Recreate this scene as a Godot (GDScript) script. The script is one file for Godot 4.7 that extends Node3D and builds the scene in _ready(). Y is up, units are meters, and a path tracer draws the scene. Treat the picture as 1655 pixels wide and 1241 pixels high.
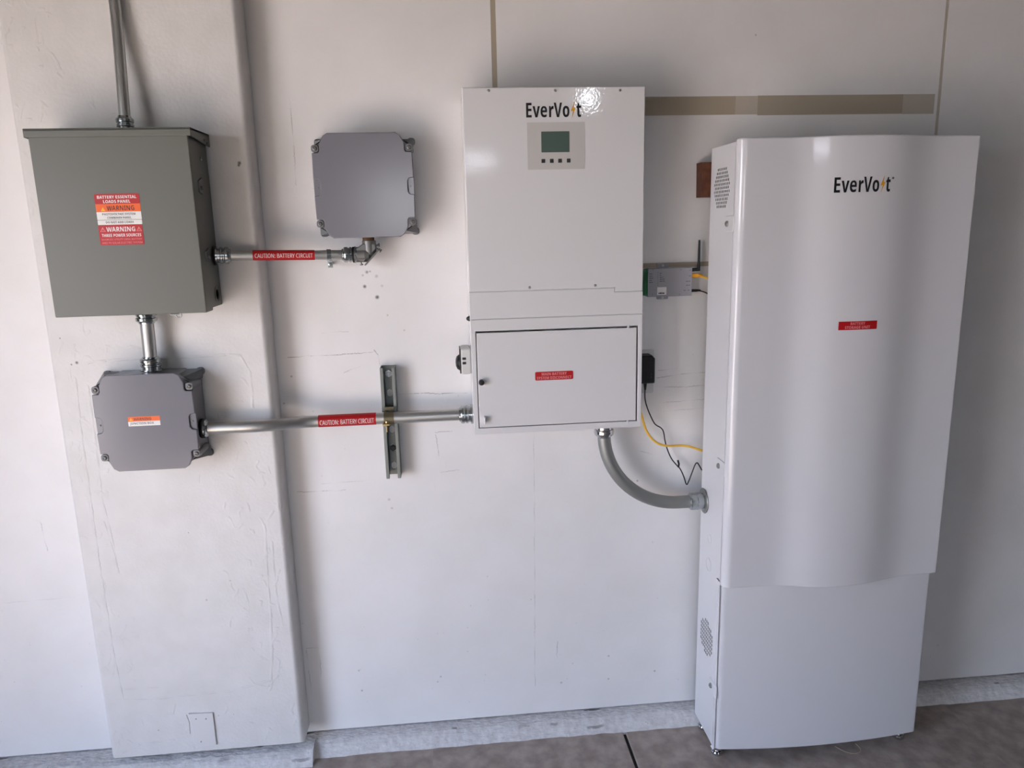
extends Node3D

# A garage wall with battery-backup equipment. Metres; the back wall is z = 0, the floor y = 0,
# the garage door opening is in the side wall at x = DOOR_X.
const DOOR_X := -2.65
const CEIL := 2.62
const BACK_Z := 6.0
const SIDE_X := 3.2

var M := {}
var used := {}
var rng := RandomNumberGenerator.new()


class MB:
	var v := PackedVector3Array()
	var n := PackedVector3Array()
	var t := PackedVector2Array()

	func tri(a: Vector3, b: Vector3, c: Vector3, na: Vector3, nb: Vector3, nc: Vector3, ta := Vector2.ZERO, tb := Vector2.ZERO, tc := Vector2.ZERO) -> void:
		var g := (b - a).cross(c - a)
		if g.length_squared() < 1e-18:
			return
		if g.dot(na + nb + nc) > 0.0:
			v.append_array([a, c, b]); n.append_array([na, nc, nb]); t.append_array([ta, tc, tb])
		else:
			v.append_array([a, b, c]); n.append_array([na, nb, nc]); t.append_array([ta, tb, tc])

	func quad(a: Vector3, b: Vector3, c: Vector3, d: Vector3, na: Vector3, nb: Vector3, nc: Vector3, nd: Vector3) -> void:
		tri(a, b, c, na, nb, nc)
		tri(a, c, d, na, nc, nd)

	func flat(a: Vector3, b: Vector3, c: Vector3, d: Vector3, nn: Vector3) -> void:
		quad(a, b, c, d, nn, nn, nn, nn)

	func mesh(off: Vector3) -> ArrayMesh:
		var vv := v.duplicate()
		for i in vv.size():
			vv[i] -= off
		var a := []
		a.resize(Mesh.ARRAY_MAX)
		a[Mesh.ARRAY_VERTEX] = vv
		a[Mesh.ARRAY_NORMAL] = n
		a[Mesh.ARRAY_TEX_UV] = t
		var m := ArrayMesh.new()
		m.add_surface_from_arrays(Mesh.PRIMITIVE_TRIANGLES, a)
		return m


# ------------------------------------------------------------------ scene helpers
func numbered(called: String) -> String:
	if not used.has(called):
		used[called] = 0
		return called
	used[called] += 1
	return "%s_%03d" % [called, used[called]]


func thing(called: String, label: String, category: String, at: Vector3, group := "", kind := "") -> Node3D:
	var o := Node3D.new()
	o.name = numbered(called)
	add_child(o, true)
	o.position = at
	o.set_meta("label", label)
	o.set_meta("category", category)
	if group != "":
		o.set_meta("group", group)
	if kind != "":
		o.set_meta("kind", kind)
	return o


func part(called: String, mb: MB, mat: Material, parent: Node3D, label := "") -> MeshInstance3D:
	var off := Vector3.ZERO
	var p: Node = parent
	while p != self:
		off += (p as Node3D).position
		p = p.get_parent()
	var o := MeshInstance3D.new()
	o.name = called
	o.mesh = mb.mesh(off)
	o.material_override = mat
	parent.add_child(o, true)
	if label != "":
		o.set_meta("label", label)
	return o


func mat(c: Color, rough := 0.5, metal := 0.0) -> StandardMaterial3D:
	var m := StandardMaterial3D.new()
	m.albedo_color = c
	m.roughness = rough
	m.metallic = metal
	return m


# ------------------------------------------------------------------ shapes
func bx(mb: MB, c: Vector3, s: Vector3, r := 0.001, b := Basis.IDENTITY) -> void:
	var h := s / 2.0
	r = minf(r, minf(h.x, minf(h.y, h.z)) * 0.98)
	for axis in 3:
		var ia := (axis + 1) % 3
		var ib := (axis + 2) % 3
		var ua := [-h[ia], -h[ia] + r * 0.4, -h[ia] + r, h[ia] - r, h[ia] - r * 0.4, h[ia]]
		var ub := [-h[ib], -h[ib] + r * 0.4, -h[ib] + r, h[ib] - r, h[ib] - r * 0.4, h[ib]]
		for sg in [-1.0, 1.0]:
			for i in 5:
				for j in 5:
					var pp := []
					var nn := []
					for k in [[i, j], [i + 1, j], [i + 1, j + 1], [i, j + 1]]:
						var p := Vector3.ZERO
						p[axis] = h[axis] * sg
						p[ia] = ua[k[0]]
						p[ib] = ub[k[1]]
						var q := Vector3(clampf(p.x, -h.x + r, h.x - r), clampf(p.y, -h.y + r, h.y - r), clampf(p.z, -h.z + r, h.z - r))
						var nv := (p - q).normalized()
						pp.append(c + b * (q + nv * r))
						nn.append(b * nv)
					mb.quad(pp[0], pp[1], pp[2], pp[3], nn[0], nn[1], nn[2], nn[3])


func span(mb: MB, lo: Vector3, hi: Vector3, r := 0.001) -> void:
	bx(mb, (lo + hi) / 2.0, hi - lo, r)


func lathe(mb: MB, xf: Transform3D, prof: Array, seg := 28) -> void:
	# prof: [radius, height] pairs along the local y axis
	for i in prof.size() - 1:
		var r0: float = prof[i][0]
		var h0: float = prof[i][1]
		var r1: float = prof[i + 1][0]
		var h1: float = prof[i + 1][1]
		var d := Vector2(h1 - h0, r0 - r1).normalized()
		for k in seg:
			var a0 := TAU * k / seg
			var a1 := TAU * (k + 1) / seg
			var e0 := Vector3(cos(a0), 0, sin(a0))
			var e1 := Vector3(cos(a1), 0, sin(a1))
			var n0 := xf.basis * (e0 * d.x + Vector3.UP * d.y)
			var n1 := xf.basis * (e1 * d.x + Vector3.UP * d.y)
			mb.quad(xf * (e0 * r0 + Vector3.UP * h0), xf * (e1 * r0 + Vector3.UP * h0), xf * (e1 * r1 + Vector3.UP * h1), xf * (e0 * r1 + Vector3.UP * h1), n0, n1, n1, n0)


func along(at: Vector3, dir: Vector3) -> Transform3D:
	# local y points along dir
	var y := dir.normalized()
	var x := y.cross(Vector3(0.13, 0.21, 0.97)).normalized()
	return Transform3D(Basis(x, y, x.cross(y)), at)


func tube(mb: MB, path: PackedVector3Array, r: float, seg := 20, caps := true) -> void:
	var x := Vector3.ZERO
	var rings := []
	for i in path.size():
		var d := (path[mini(i + 1, path.size() - 1)] - path[maxi(i - 1, 0)]).normalized()
		if i == 0:
			x = d.cross(Vector3(0.31, 0.17, 0.93)).normalized()
		x = (x - d * x.dot(d)).normalized()
		var y := d.cross(x)
		var ring := PackedVector3Array()
		for k in seg:
			var a := TAU * k / seg
			ring.append(x * cos(a) + y * sin(a))
		rings.append(ring)
	for i in path.size() - 1:
		for k in seg:
			var k1 := (k + 1) % seg
			var a: Vector3 = rings[i][k]
			var b: Vector3 = rings[i][k1]
			var c: Vector3 = rings[i + 1][k1]
			var d: Vector3 = rings[i + 1][k]
			mb.quad(path[i] + a * r, path[i] + b * r, path[i + 1] + c * r, path[i + 1] + d * r, a, b, c, d)
	if caps:
		for e in [0, path.size() - 1]:
			var nn := (path[0] - path[1]).normalized() if e == 0 else (path[e] - path[e - 1]).normalized()
			for k in seg:
				mb.tri(path[e], path[e] + rings[e][k] * r, path[e] + rings[e][(k + 1) % seg] * r, nn, nn, nn)


func smooth(pts: Array, rounds := 3) -> PackedVector3Array:
	var p := PackedVector3Array(pts)
	for k in rounds:
		var q := PackedVector3Array([p[0]])
		for i in p.size() - 1:
			q.append(p[i].lerp(p[i + 1], 0.25))
			q.append(p[i].lerp(p[i + 1], 0.75))
		q.append(p[p.size() - 1])
		p = q
	return p


func prism(mb: MB, pts: Array, z0: float, z1: float, bevel := 0.0, xf := Transform3D.IDENTITY, back := true) -> void:
	var poly := PackedVector2Array(pts)
	var area := 0.0
	for i in poly.size():
		area += poly[i].cross(poly[(i + 1) % poly.size()])
	if area < 0.0:
		poly.reverse()
	var m := poly.size()
	var en := PackedVector2Array()
	for i in m:
		var d := (poly[(i + 1) % m] - poly[i]).normalized()
		en.append(Vector2(d.y, -d.x))
	var inner := PackedVector2Array()
	for i in m:
		var a := en[(i + m - 1) % m]
		var b := en[i]
		inner.append(poly[i] - (a + b) / maxf(1.0 + a.dot(b), 0.3) * bevel)
	var zs := z1 - bevel
	for i in m:
		var j := (i + 1) % m
		var ni := en[i]
		var nj := en[i]
		if en[(i + m - 1) % m].dot(en[i]) > 0.75:
			ni = (en[(i + m - 1) % m] + en[i]).normalized()
		if en[j].dot(en[i]) > 0.75:
			nj = (en[j] + en[i]).normalized()
		var n0 := xf.basis * Vector3(ni.x, ni.y, 0)
		var n1 := xf.basis * Vector3(nj.x, nj.y, 0)
		var a3 := Vector3(poly[i].x, poly[i].y, zs)
		var b3 := Vector3(poly[j].x, poly[j].y, zs)
		mb.quad(xf * Vector3(poly[i].x, poly[i].y, z0), xf * Vector3(poly[j].x, poly[j].y, z0), xf * b3, xf * a3, n0, n1, n1, n0)
		if bevel > 0.0:
			var up := xf.basis * Vector3(0, 0, 1)
			mb.quad(xf * a3, xf * b3, xf * Vector3(inner[j].x, inner[j].y, z1), xf * Vector3(inner[i].x, inner[i].y, z1), (n0 + up * 0.4).normalized(), (n1 + up * 0.4).normalized(), (n1 * 0.3 + up).normalized(), (n0 * 0.3 + up).normalized())
	cap(mb, inner, z1, 1.0, xf)
	if back:
		cap(mb, poly, z0, -1.0, xf)


func cap(mb: MB, poly: PackedVector2Array, z: float, sg: float, xf: Transform3D) -> void:
	var ix := Geometry2D.triangulate_polygon(poly)
	var nn := xf.basis * Vector3(0, 0, sg)
	for i in range(0, ix.size(), 3):
		var a := poly[ix[i]]
		var b := poly[ix[i + 1]]
		var c := poly[ix[i + 2]]
		mb.tri(xf * Vector3(a.x, a.y, z), xf * Vector3(b.x, b.y, z), xf * Vector3(c.x, c.y, z), nn, nn, nn)


func rrect(x0: float, y0: float, x1: float, y1: float, r: float) -> Array:
	var out := []
	var cs := [Vector2(x1 - r, y1 - r), Vector2(x0 + r, y1 - r), Vector2(x0 + r, y0 + r), Vector2(x1 - r, y0 + r)]
	for k in 4:
		for i in 5:
			var a := PI / 2 * (k + i / 4.0)
			out.append(cs[k] + Vector2(cos(a), sin(a)) * r)
	return out


func disc(cx: float, cy: float, r: float, seg := 20) -> Array:
	var out := []
	for i in seg:
		out.append(Vector2(cx + cos(TAU * i / seg) * r, cy + sin(TAU * i / seg) * r))
	return out


# Flat text fitted into a w x h rectangle, each vertex laid on a surface by place(x, y, z).
func write(mb: MB, text: String, w: float, h: float, place: Callable, bold := true, fine := 1.0) -> void:
	var tm := TextMesh.new()
	var f := SystemFont.new()
	f.font_names = PackedStringArray(["Droid Sans"])
	f.font_weight = 700 if bold else 400
	tm.font = f
	tm.font_size = 48
	tm.pixel_size = 0.01
	tm.depth = 0.02
	tm.curve_step = 4.0
	tm.text = text
	var box := tm.get_aabb()
	var a := tm.surface_get_arrays(0)
	var vs: PackedVector3Array = a[Mesh.ARRAY_VERTEX]
	var ns: PackedVector3Array = a[Mesh.ARRAY_NORMAL]
	var ix: PackedInt32Array = a[Mesh.ARRAY_INDEX] if a[Mesh.ARRAY_INDEX] != null else PackedInt32Array()
	if ix.is_empty():
		ix = PackedInt32Array(range(vs.size()))
	for i in range(0, ix.size(), 3):
		if ns[ix[i]].z < 0.5:
			continue
		var p := []
		for k in 3:
			var q := (vs[ix[i + k]] - box.position) / box.size
			p.append(Vector3((q.x - 0.5) * w, (q.y - 0.5) * h, 0.0))
		lay_glyph(mb, p[0], p[1], p[2], place, fine)


func lay_glyph(mb: MB, a: Vector3, b: Vector3, c: Vector3, place: Callable, fine: float) -> void:
	# triangles taller than fine are halved so that they follow a curved surface
	var l := [a.distance_to(b), b.distance_to(c), c.distance_to(a)]
	if maxf(l[0], maxf(l[1], l[2])) > fine:
		if l[0] >= l[1] and l[0] >= l[2]:
			lay_glyph(mb, a, (a + b) / 2.0, c, place, fine)
			lay_glyph(mb, (a + b) / 2.0, b, c, place, fine)
		elif l[1] >= l[2]:
			lay_glyph(mb, a, b, (b + c) / 2.0, place, fine)
			lay_glyph(mb, a, (b + c) / 2.0, c, place, fine)
		else:
			lay_glyph(mb, a, b, (a + c) / 2.0, place, fine)
			lay_glyph(mb, (a + c) / 2.0, b, c, place, fine)
		return
	var p := []
	var nn := []
	for q in [a, b, c]:
		p.append(place.call(q))
		nn.append((place.call(q + Vector3(0, 0, 0.01)) - place.call(q)).normalized())
	mb.tri(p[0], p[1], p[2], nn[0], nn[1], nn[2])


func onto(c: Vector3, b := Basis.IDENTITY) -> Callable:
	return func(q: Vector3) -> Vector3: return c + b * q


func screw(parent: Node3D, at: Vector3, dir: Vector3, r: float, m: Material, called := "screw") -> void:
	var mb := MB.new()
	lathe(mb, along(at, dir), [[r, -0.001], [r, r * 0.25], [r * 0.85, r * 0.55], [r * 0.5, r * 0.7], [r * 0.42, r * 0.7], [r * 0.35, r * 0.35], [0.0, r * 0.35]], 16)
	part(called, mb, m, parent)


func connector(parent: Node3D, at: Vector3, dir: Vector3, r: float) -> void:
	var mb := MB.new()
	lathe(mb, along(at, dir), [[r, 0.0], [r * 1.6, 0.0], [r * 1.66, 0.001], [r * 1.66, 0.004], [r * 1.34, 0.0045], [r * 1.34, 0.0105], [r * 1.5, 0.011], [r * 1.54, 0.0125], [r * 1.54, 0.016], [r * 1.36, 0.0175], [r * 1.36, 0.0195], [r * 1.52, 0.0205], [r * 1.55, 0.022], [r * 1.55, 0.027], [r * 1.45, 0.0295], [r * 1.2, 0.031], [r * 1.16, 0.034], [r, 0.0345]], 30)
	part("connector", mb, M.zinc, parent)


# ------------------------------------------------------------------ painted textures
func stroke(img: Image, pts: Array, to_px: Callable, c: Color, alpha: float, wide: float, wobble: float) -> void:
	var last := Vector2.INF
	var drift := Vector2.ZERO
	for i in pts.size() - 1:
		var a: Vector2 = to_px.call(pts[i])
		var b: Vector2 = to_px.call(pts[i + 1])
		var steps := int(a.distance_to(b)) + 1
		for s in steps:
			drift = drift * 0.93 + Vector2(rng.randf_range(-1, 1), rng.randf_range(-1, 1)) * wobble * 0.35
			var p := a.lerp(b, float(s) / steps) + drift
			var k := alpha * (0.55 + 0.45 * sin(s * 0.11 + i * 2.0 + alpha * 40.0)) * rng.randf_range(0.8, 1.0)
			var w := wide
			for dx in range(-int(w), int(w) + 1):
				for dy in range(-int(w), int(w) + 1):
					var x := int(p.x) + dx
					var y := int(p.y) + dy
					if x >= 0 and y >= 0 and x < img.get_width() and y < img.get_height():
						img.set_pixel(x, y, img.get_pixel(x, y).lerp(c, k))


func speck(img: Image, p: Vector2, r: float, c: Color, alpha: float) -> void:
	for dx in range(-int(r) - 1, int(r) + 2):
		for dy in range(-int(r) - 1, int(r) + 2):
			var d := Vector2(dx, dy).length() / maxf(r, 0.3)
			var x := int(p.x) + dx
			var y := int(p.y) + dy
			if d < 1.3 and x >= 0 and y >= 0 and x < img.get_width() and y < img.get_height():
				img.set_pixel(x, y, img.get_pixel(x, y).lerp(c, alpha * clampf(1.3 - d, 0, 1) * rng.randf_range(0.6, 1.0)))


func noise_image(w: int, h: int, sd: int, freq: float, octaves: int, lo: Color, hi: Color) -> Image:
	var fn := FastNoiseLite.new()
	fn.seed = sd
	fn.frequency = freq
	fn.fractal_octaves = octaves
	var g := fn.get_image(w, h, false, false, true)
	var ramp := Gradient.new()
	ramp.colors = PackedColorArray([lo, hi])
	var data := g.get_data()
	var out := PackedByteArray()
	out.resize(w * h * 3)
	var lut := []
	for i in 256:
		var c := lo.lerp(hi, i / 255.0)
		lut.append([int(c.r * 255.0 + 0.5), int(c.g * 255.0 + 0.5), int(c.b * 255.0 + 0.5)])
	for i in w * h:
		var e: Array = lut[data[i]]
		out[i * 3] = e[0]
		out[i * 3 + 1] = e[1]
		out[i * 3 + 2] = e[2]
	return Image.create_from_data(w, h, false, Image.FORMAT_RGB8, out)


func tex(img: Image) -> ImageTexture:
	return ImageTexture.create_from_image(img)


func relief(m: StandardMaterial3D, t: Texture2D, cm: float) -> void:
	m.heightmap_enabled = true
	m.heightmap_texture = t
	m.heightmap_scale = cm


func make_materials() -> void:
	var fine := tex(noise_image(512, 512, 5, 0.055, 3, Color(0.3, 0.3, 0.3), Color(0.7, 0.7, 0.7)))
	M.powder = mat(Color(0.84, 0.84, 0.845), 0.055)          # inverter, textured powder coat
	M.powder.uv1_triplanar = true
	M.powder.uv1_scale = Vector3.ONE * 4.0
	relief(M.powder, fine, 0.012)
	M.gloss = mat(Color(0.83, 0.83, 0.845), 0.08)            # battery cabinet covers
	M.cabinet = mat(Color(0.83, 0.83, 0.84), 0.42)
	M.grey = mat(Color(0.385, 0.393, 0.365), 0.42)            # enclosure enamel
	M.jbox = mat(Color(0.47, 0.47, 0.495), 0.18)
	M.jbox_edge = mat(Color(0.44, 0.45, 0.46), 0.4)
	M.emt = mat(Color(0.74, 0.745, 0.735), 0.4, 0.95)
	M.emt_dull = mat(Color(0.60, 0.61, 0.60), 0.5, 0.8)
	M.zinc = mat(Color(0.70, 0.72, 0.72), 0.22, 1.0)
	M.chrome = mat(Color(0.8, 0.8, 0.81), 0.12, 1.0)
	M.slot_shade_grey = mat(Color(0.46, 0.47, 0.475), 0.55, 0.5)  # dark grey standing in for shade inside the cabinet, seen through the vents
	M.strut = mat(Color(0.50, 0.52, 0.51), 0.42, 0.5)
	M.brass = mat(Color(0.45, 0.42, 0.34), 0.45, 0.8)
	M.gold = mat(Color(0.72, 0.64, 0.47), 0.3, 1.0)
	M.rust = mat(Color(0.36, 0.26, 0.16), 0.7, 0.3)
	M.castmetal = mat(Color(0.47, 0.47, 0.465), 0.45, 0.7)
	M.black = mat(Color(0.045, 0.045, 0.05), 0.45)
	M.label_black = mat(Color(0.075, 0.075, 0.085), 0.5)
	M.rubber = mat(Color(0.03, 0.03, 0.03), 0.7)
	M.dark = mat(Color(0.13, 0.13, 0.14), 0.4)
	M.red = mat(Color(0.68, 0.02, 0.05), 0.45)
	M.orange = mat(Color(0.90, 0.38, 0.06), 0.45)
	M.yellow = mat(Color(0.93, 0.68, 0.08), 0.45)
	M.white = mat(Color(0.88, 0.88, 0.87), 0.45)
	M.print_white = mat(Color(0.90, 0.86, 0.86), 0.5)
	M.print_pink = mat(Color(0.90, 0.55, 0.57), 0.5)
	M.print_dark = mat(Color(0.07, 0.08, 0.10), 0.5)
	M.print_grey = mat(Color(0.36, 0.36, 0.37), 0.5)
	M.print_faint = mat(Color(0.20, 0.20, 0.22), 0.5)
	M.print_brown = mat(Color(0.36, 0.10, 0.03), 0.5)
	M.bolt = mat(Color(0.83, 0.60, 0.12), 0.4)
	M.bezel = mat(Color(0.74, 0.735, 0.725), 0.5)
	M.lcd = mat(Color(0.27, 0.34, 0.31), 0.3)
	M.button = mat(Color(0.16, 0.16, 0.18), 0.5)
	M.lightgrey = mat(Color(0.75, 0.75, 0.74), 0.45)
	M.router = mat(Color(0.62, 0.62, 0.64), 0.42, 0.25)
	M.green = mat(Color(0.13, 0.42, 0.24), 0.45)
	M.ethernet = mat(Color(0.90, 0.71, 0.25), 0.45)
	M.plug = mat(Color(0.92, 0.64, 0.10), 0.45)
	M.plate = mat(Color(0.80, 0.80, 0.79), 0.4)
	M.wood = mat(Color(0.42, 0.23, 0.11), 0.6)
	var grain := noise_image(64, 256, 11, 0.05, 3, Color(0.27, 0.13, 0.06), Color(0.40, 0.22, 0.11))
	M.wood.albedo_color = Color.WHITE
	M.wood.albedo_texture = tex(grain)
	M.wood.uv1_triplanar = true
	M.wood.uv1_scale = Vector3(14, 3, 14)
	M.tan_strip = mat(Color(0.66, 0.62, 0.55), 0.7)
	M.tan_pale = mat(Color(0.72, 0.69, 0.64), 0.7)
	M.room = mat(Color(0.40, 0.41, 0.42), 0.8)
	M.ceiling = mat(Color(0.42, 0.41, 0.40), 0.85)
	M.frame = mat(Color(0.8, 0.79, 0.77), 0.5)
	M.string = mat(Color(0.74, 0.70, 0.60), 0.6)
	# painted wall: flat white paint with dirty cracks, nicks and nail holes
	var wimg := noise_image(2048, 1344, 21, 0.006, 4, Color(0.875, 0.87, 0.865), Color(0.905, 0.90, 0.90))
	var himg := noise_image(2048, 1344, 22, 0.12, 3, Color(0.45, 0.45, 0.45), Color(0.55, 0.55, 0.55))
	wall_marks(wimg, himg)
	M.wall = mat(Color.WHITE, 0.5)
	M.wall.albedo_texture = tex(wimg)
	relief(M.wall, tex(himg), 0.12)
	var pimg := noise_image(512, 2048, 31, 0.01, 4, Color(0.815, 0.81, 0.80), Color(0.85, 0.845, 0.84))
	var phimg := noise_image(512, 2048, 32, 0.09, 4, Color(0.42, 0.42, 0.42), Color(0.58, 0.58, 0.58))
	pilaster_marks(pimg, phimg)
	M.pilaster = mat(Color.WHITE, 0.5)
	M.pilaster.albedo_texture = tex(pimg)
	relief(M.pilaster, tex(phimg), 0.2)
	# rough painted concrete kerb and bare concrete slab
	var kimg := noise_image(1024, 512, 41, 0.03, 5, Color(0.73, 0.72, 0.715), Color(0.89, 0.885, 0.88))
	for i in 420:
		speck(kimg, Vector2(rng.randf() * 1024, rng.randf() * 512), rng.randf_range(0.5, 2.2), Color(0.30, 0.28, 0.27), rng.randf_range(0.25, 0.8))
	for i in 26:
		var p := Vector2(rng.randf() * 1024, rng.randf() * 512)
		stroke(kimg, [p, p + Vector2(rng.randf_range(20, 70), rng.randf_range(-8, 8))], func(q: Vector2) -> Vector2: return q, Color(0.42, 0.41, 0.41), 0.3, 3.0, 2.0)
	M.kerb = mat(Color.WHITE, 0.8)
	M.kerb.albedo_texture = tex(kimg)
	M.kerb.uv1_triplanar = true
	M.kerb.uv1_scale = Vector3(1.2, 2.4, 2.4)
	var kh := noise_image(512, 512, 42, 0.06, 4, Color(0.2, 0.2, 0.2), Color(0.8, 0.8, 0.8))
	relief(M.kerb, tex(kh), 0.5)
	var fimg := noise_image(1024, 1024, 51, 0.012, 6, Color(0.58, 0.53, 0.49), Color(0.74, 0.695, 0.655))
	for i in 1500:
		speck(fimg, Vector2(rng.randf() * 1024, rng.randf() * 1024), rng.randf_range(0.4, 1.4), Color(0.2, 0.18, 0.17) if rng.randf() < 0.7 else Color(0.62, 0.6, 0.58), rng.randf_range(0.2, 0.6))
	M.concrete = mat(Color.WHITE, 0.75)
	M.concrete.albedo_texture = tex(fimg)
	M.concrete.uv1_triplanar = true
	M.concrete.uv1_scale = Vector3.ONE * 1.3
	var fh := noise_image(512, 512, 52, 0.05, 5, Color(0.3, 0.3, 0.3), Color(0.7, 0.7, 0.7))
	relief(M.concrete, tex(fh), 0.15)
	M.joint = mat(Color(0.16, 0.145, 0.135), 0.9)
	M.drive = mat(Color(0.74, 0.70, 0.66), 0.9)


const WX0 := -2.05
const WX1 := 1.15
const WY1 := 2.1


func wall_px(p: Vector2) -> Vector2:
	return Vector2((p.x - WX0) / (WX1 - WX0) * 2048.0, (WY1 - p.y) / WY1 * 1344.0)


func pil_px(p: Vector2) -> Vector2:
	return Vector2((p.x + 1.6319) / 0.5121 * 512.0, (WY1 - p.y) / WY1 * 2048.0)


func wall_marks(img: Image, h: Image) -> void:
	rng.seed = 77
	var grey := Color(0.40, 0.39, 0.38)
	var lines := [
		[[-1.0328, 1.7578], [-1.031, 1.65], [-1.0349, 1.5565], 0.35],
		[[-0.9953, 1.5484], [-0.9353, 1.5473], 0.2],
		[[-1.09, 1.130], [-1.0356, 1.1325], [-0.99, 1.1305], [-0.93, 1.134], [-0.885, 1.134], [-0.8651, 1.137], 0.55],
		[[-0.870, 1.141], [-0.861, 1.128], [-0.857, 1.1005], 0.7],
		[[-0.95, 1.085], [-0.93, 1.092], [-0.905, 1.10], 0.3],
		[[-0.812, 1.0205], [-0.76, 1.021], [-0.70, 1.018], [-0.6336, 1.0163], 0.6],
		[[-1.0, 1.19], [-0.93, 1.192], 0.2],
		[[-1.097, 0.7662], [-1.03, 0.7645], [-0.9669, 0.7638], 0.4],
		[[-1.03, 0.785], [-0.9, 0.787], 0.18],
		[[-0.722, 0.905], [-0.716, 0.86], [-0.717, 0.845], 0.4],
		[[-0.722, 0.912], [-0.675, 0.914], 0.4],
		[[-0.715, 0.80], [-0.66, 0.803], 0.25],
		[[-0.4569, 0.9], [-0.461, 0.6], [-0.4635, 0.42], 0.22],
		[[-0.4635, 0.42], [-0.4675, 0.13], 0.28],
		[[-0.40, 0.27], [-0.402, 0.215], 0.4],
		[[-0.115, 1.055], [-0.06, 1.06], 0.3], [[-0.12, 1.035], [-0.05, 1.042], [0.03, 1.045], 0.4],
		[[-0.12, 1.01], [-0.04, 1.006], [0.03, 1.01], 0.35], [[-0.1, 0.965], [0.03, 0.97], 0.25], [[-0.1, 0.94], [0.03, 0.945], 0.2],
		[[-1.11, 0.30], [-1.105, 0.16], 0.3], [[-1.11, 0.305], [-1.075, 0.305], [-1.076, 0.20], 0.3],
		[[-0.16, 0.83], [-0.12, 0.815], 0.3],
		[[-1.97, 0.50], [-1.70, 0.505], 0.12], [[-1.755, 0.72], [-1.75, 0.64], 0.3], [[-1.765, 0.728], [-1.752, 0.722], 0.35],
	]
	for l in lines:
		var alpha: float = l[l.size() - 1]
		var pts := []
		for i in l.size() - 1:
			pts.append(Vector2(l[i][0], l[i][1]))
		stroke(img, pts, wall_px, grey, minf(alpha * 1.2, 0.9), 0.5, 0.6)
		stroke(h, pts, wall_px, Color(0.25, 0.25, 0.25), alpha * 0.7, 0.5, 0.4)
	# nail holes and small round stains
	var dots := [[-0.8829, 1.3053, 2.6, 0.8], [-0.8534, 1.2776, 3.0, 0.9], [-0.8759, 1.341, 2.4, 0.6], [-0.868, 1.3425, 1.4, 0.5], [-0.886, 1.334, 1.8, 0.3], [-0.852, 1.33, 2.6, 0.25], [-0.84, 1.305, 2.2, 0.2],
		[-1.13, 1.19, 2.0, 0.4], [-1.085, 1.08, 1.8, 0.5], [-1.11, 1.01, 1.6, 0.4], [-0.79, 1.19, 1.5, 0.3], [-0.83, 1.23, 1.6, 0.3], [-0.855, 0.73, 2.2, 0.3], [-0.85, 0.705, 2.0, 0.25], [-0.17, 0.745, 1.6, 0.6],
		[0.115, 1.7331, 1.6, 0.5], [0.28, 1.736, 1.4, 0.5], [0.12, 1.90, 1.5, 0.35], [-0.965, 0.16, 1.8, 0.5], [-0.97, 0.225, 1.6, 0.4], [-0.74, 0.185, 1.8, 0.4], [-0.75, 0.17, 1.5, 0.35], [-0.39, 0.135, 2.0, 0.35], [-0.25, 0.135, 1.8, 0.4], [-0.25, 0.21, 1.8, 0.4], [-0.11, 0.15, 1.8, 0.5]]
	for d in dots:
		speck(img, wall_px(Vector2(d[0], d[1])), d[2], Color(0.22, 0.21, 0.2), d[3])
		speck(h, wall_px(Vector2(d[0], d[1])), d[2], Color(0.05, 0.05, 0.05), d[3])
	for i in 150:
		var p := Vector2(rng.randf_range(-1.95, 0.9), rng.randf_range(0.07, 0.5) if i % 3 < 2 else rng.randf_range(0.5, 1.9))
		speck(img, wall_px(p), rng.randf_range(0.4, 1.3), Color(0.35, 0.33, 0.31), rng.randf_range(0.12, 0.4))
	# paint chips and brush ridges
	for i in 70:
		var p := Vector2(rng.randf_range(-1.1, -0.65), rng.randf_range(0.62, 0.95)) if i < 22 else Vector2(rng.randf_range(-1.95, 1.0), rng.randf_range(0.1, 1.95))
		var q := p + Vector2(rng.randf_range(-0.01, 0.01), rng.randf_range(-0.02, 0.02))
		stroke(h, [p, q], wall_px, Color(0.75, 0.75, 0.75), 0.3, 1.0, 1.0)
		stroke(img, [p + Vector2(0.0015, 0), q + Vector2(0.0015, 0)], wall_px, grey, 0.08, 0.5, 1.0)
	for i in 90:
		var x := rng.randf_range(-2.0, 1.1)
		var y := rng.randf_range(0.2, 2.0)
		stroke(h, [Vector2(x, y), Vector2(x + rng.randf_range(-0.004, 0.004), y - rng.randf_range(0.1, 0.5))], wall_px, Color(0.6, 0.6, 0.6), 0.1, 1.5, 0.3)


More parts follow.
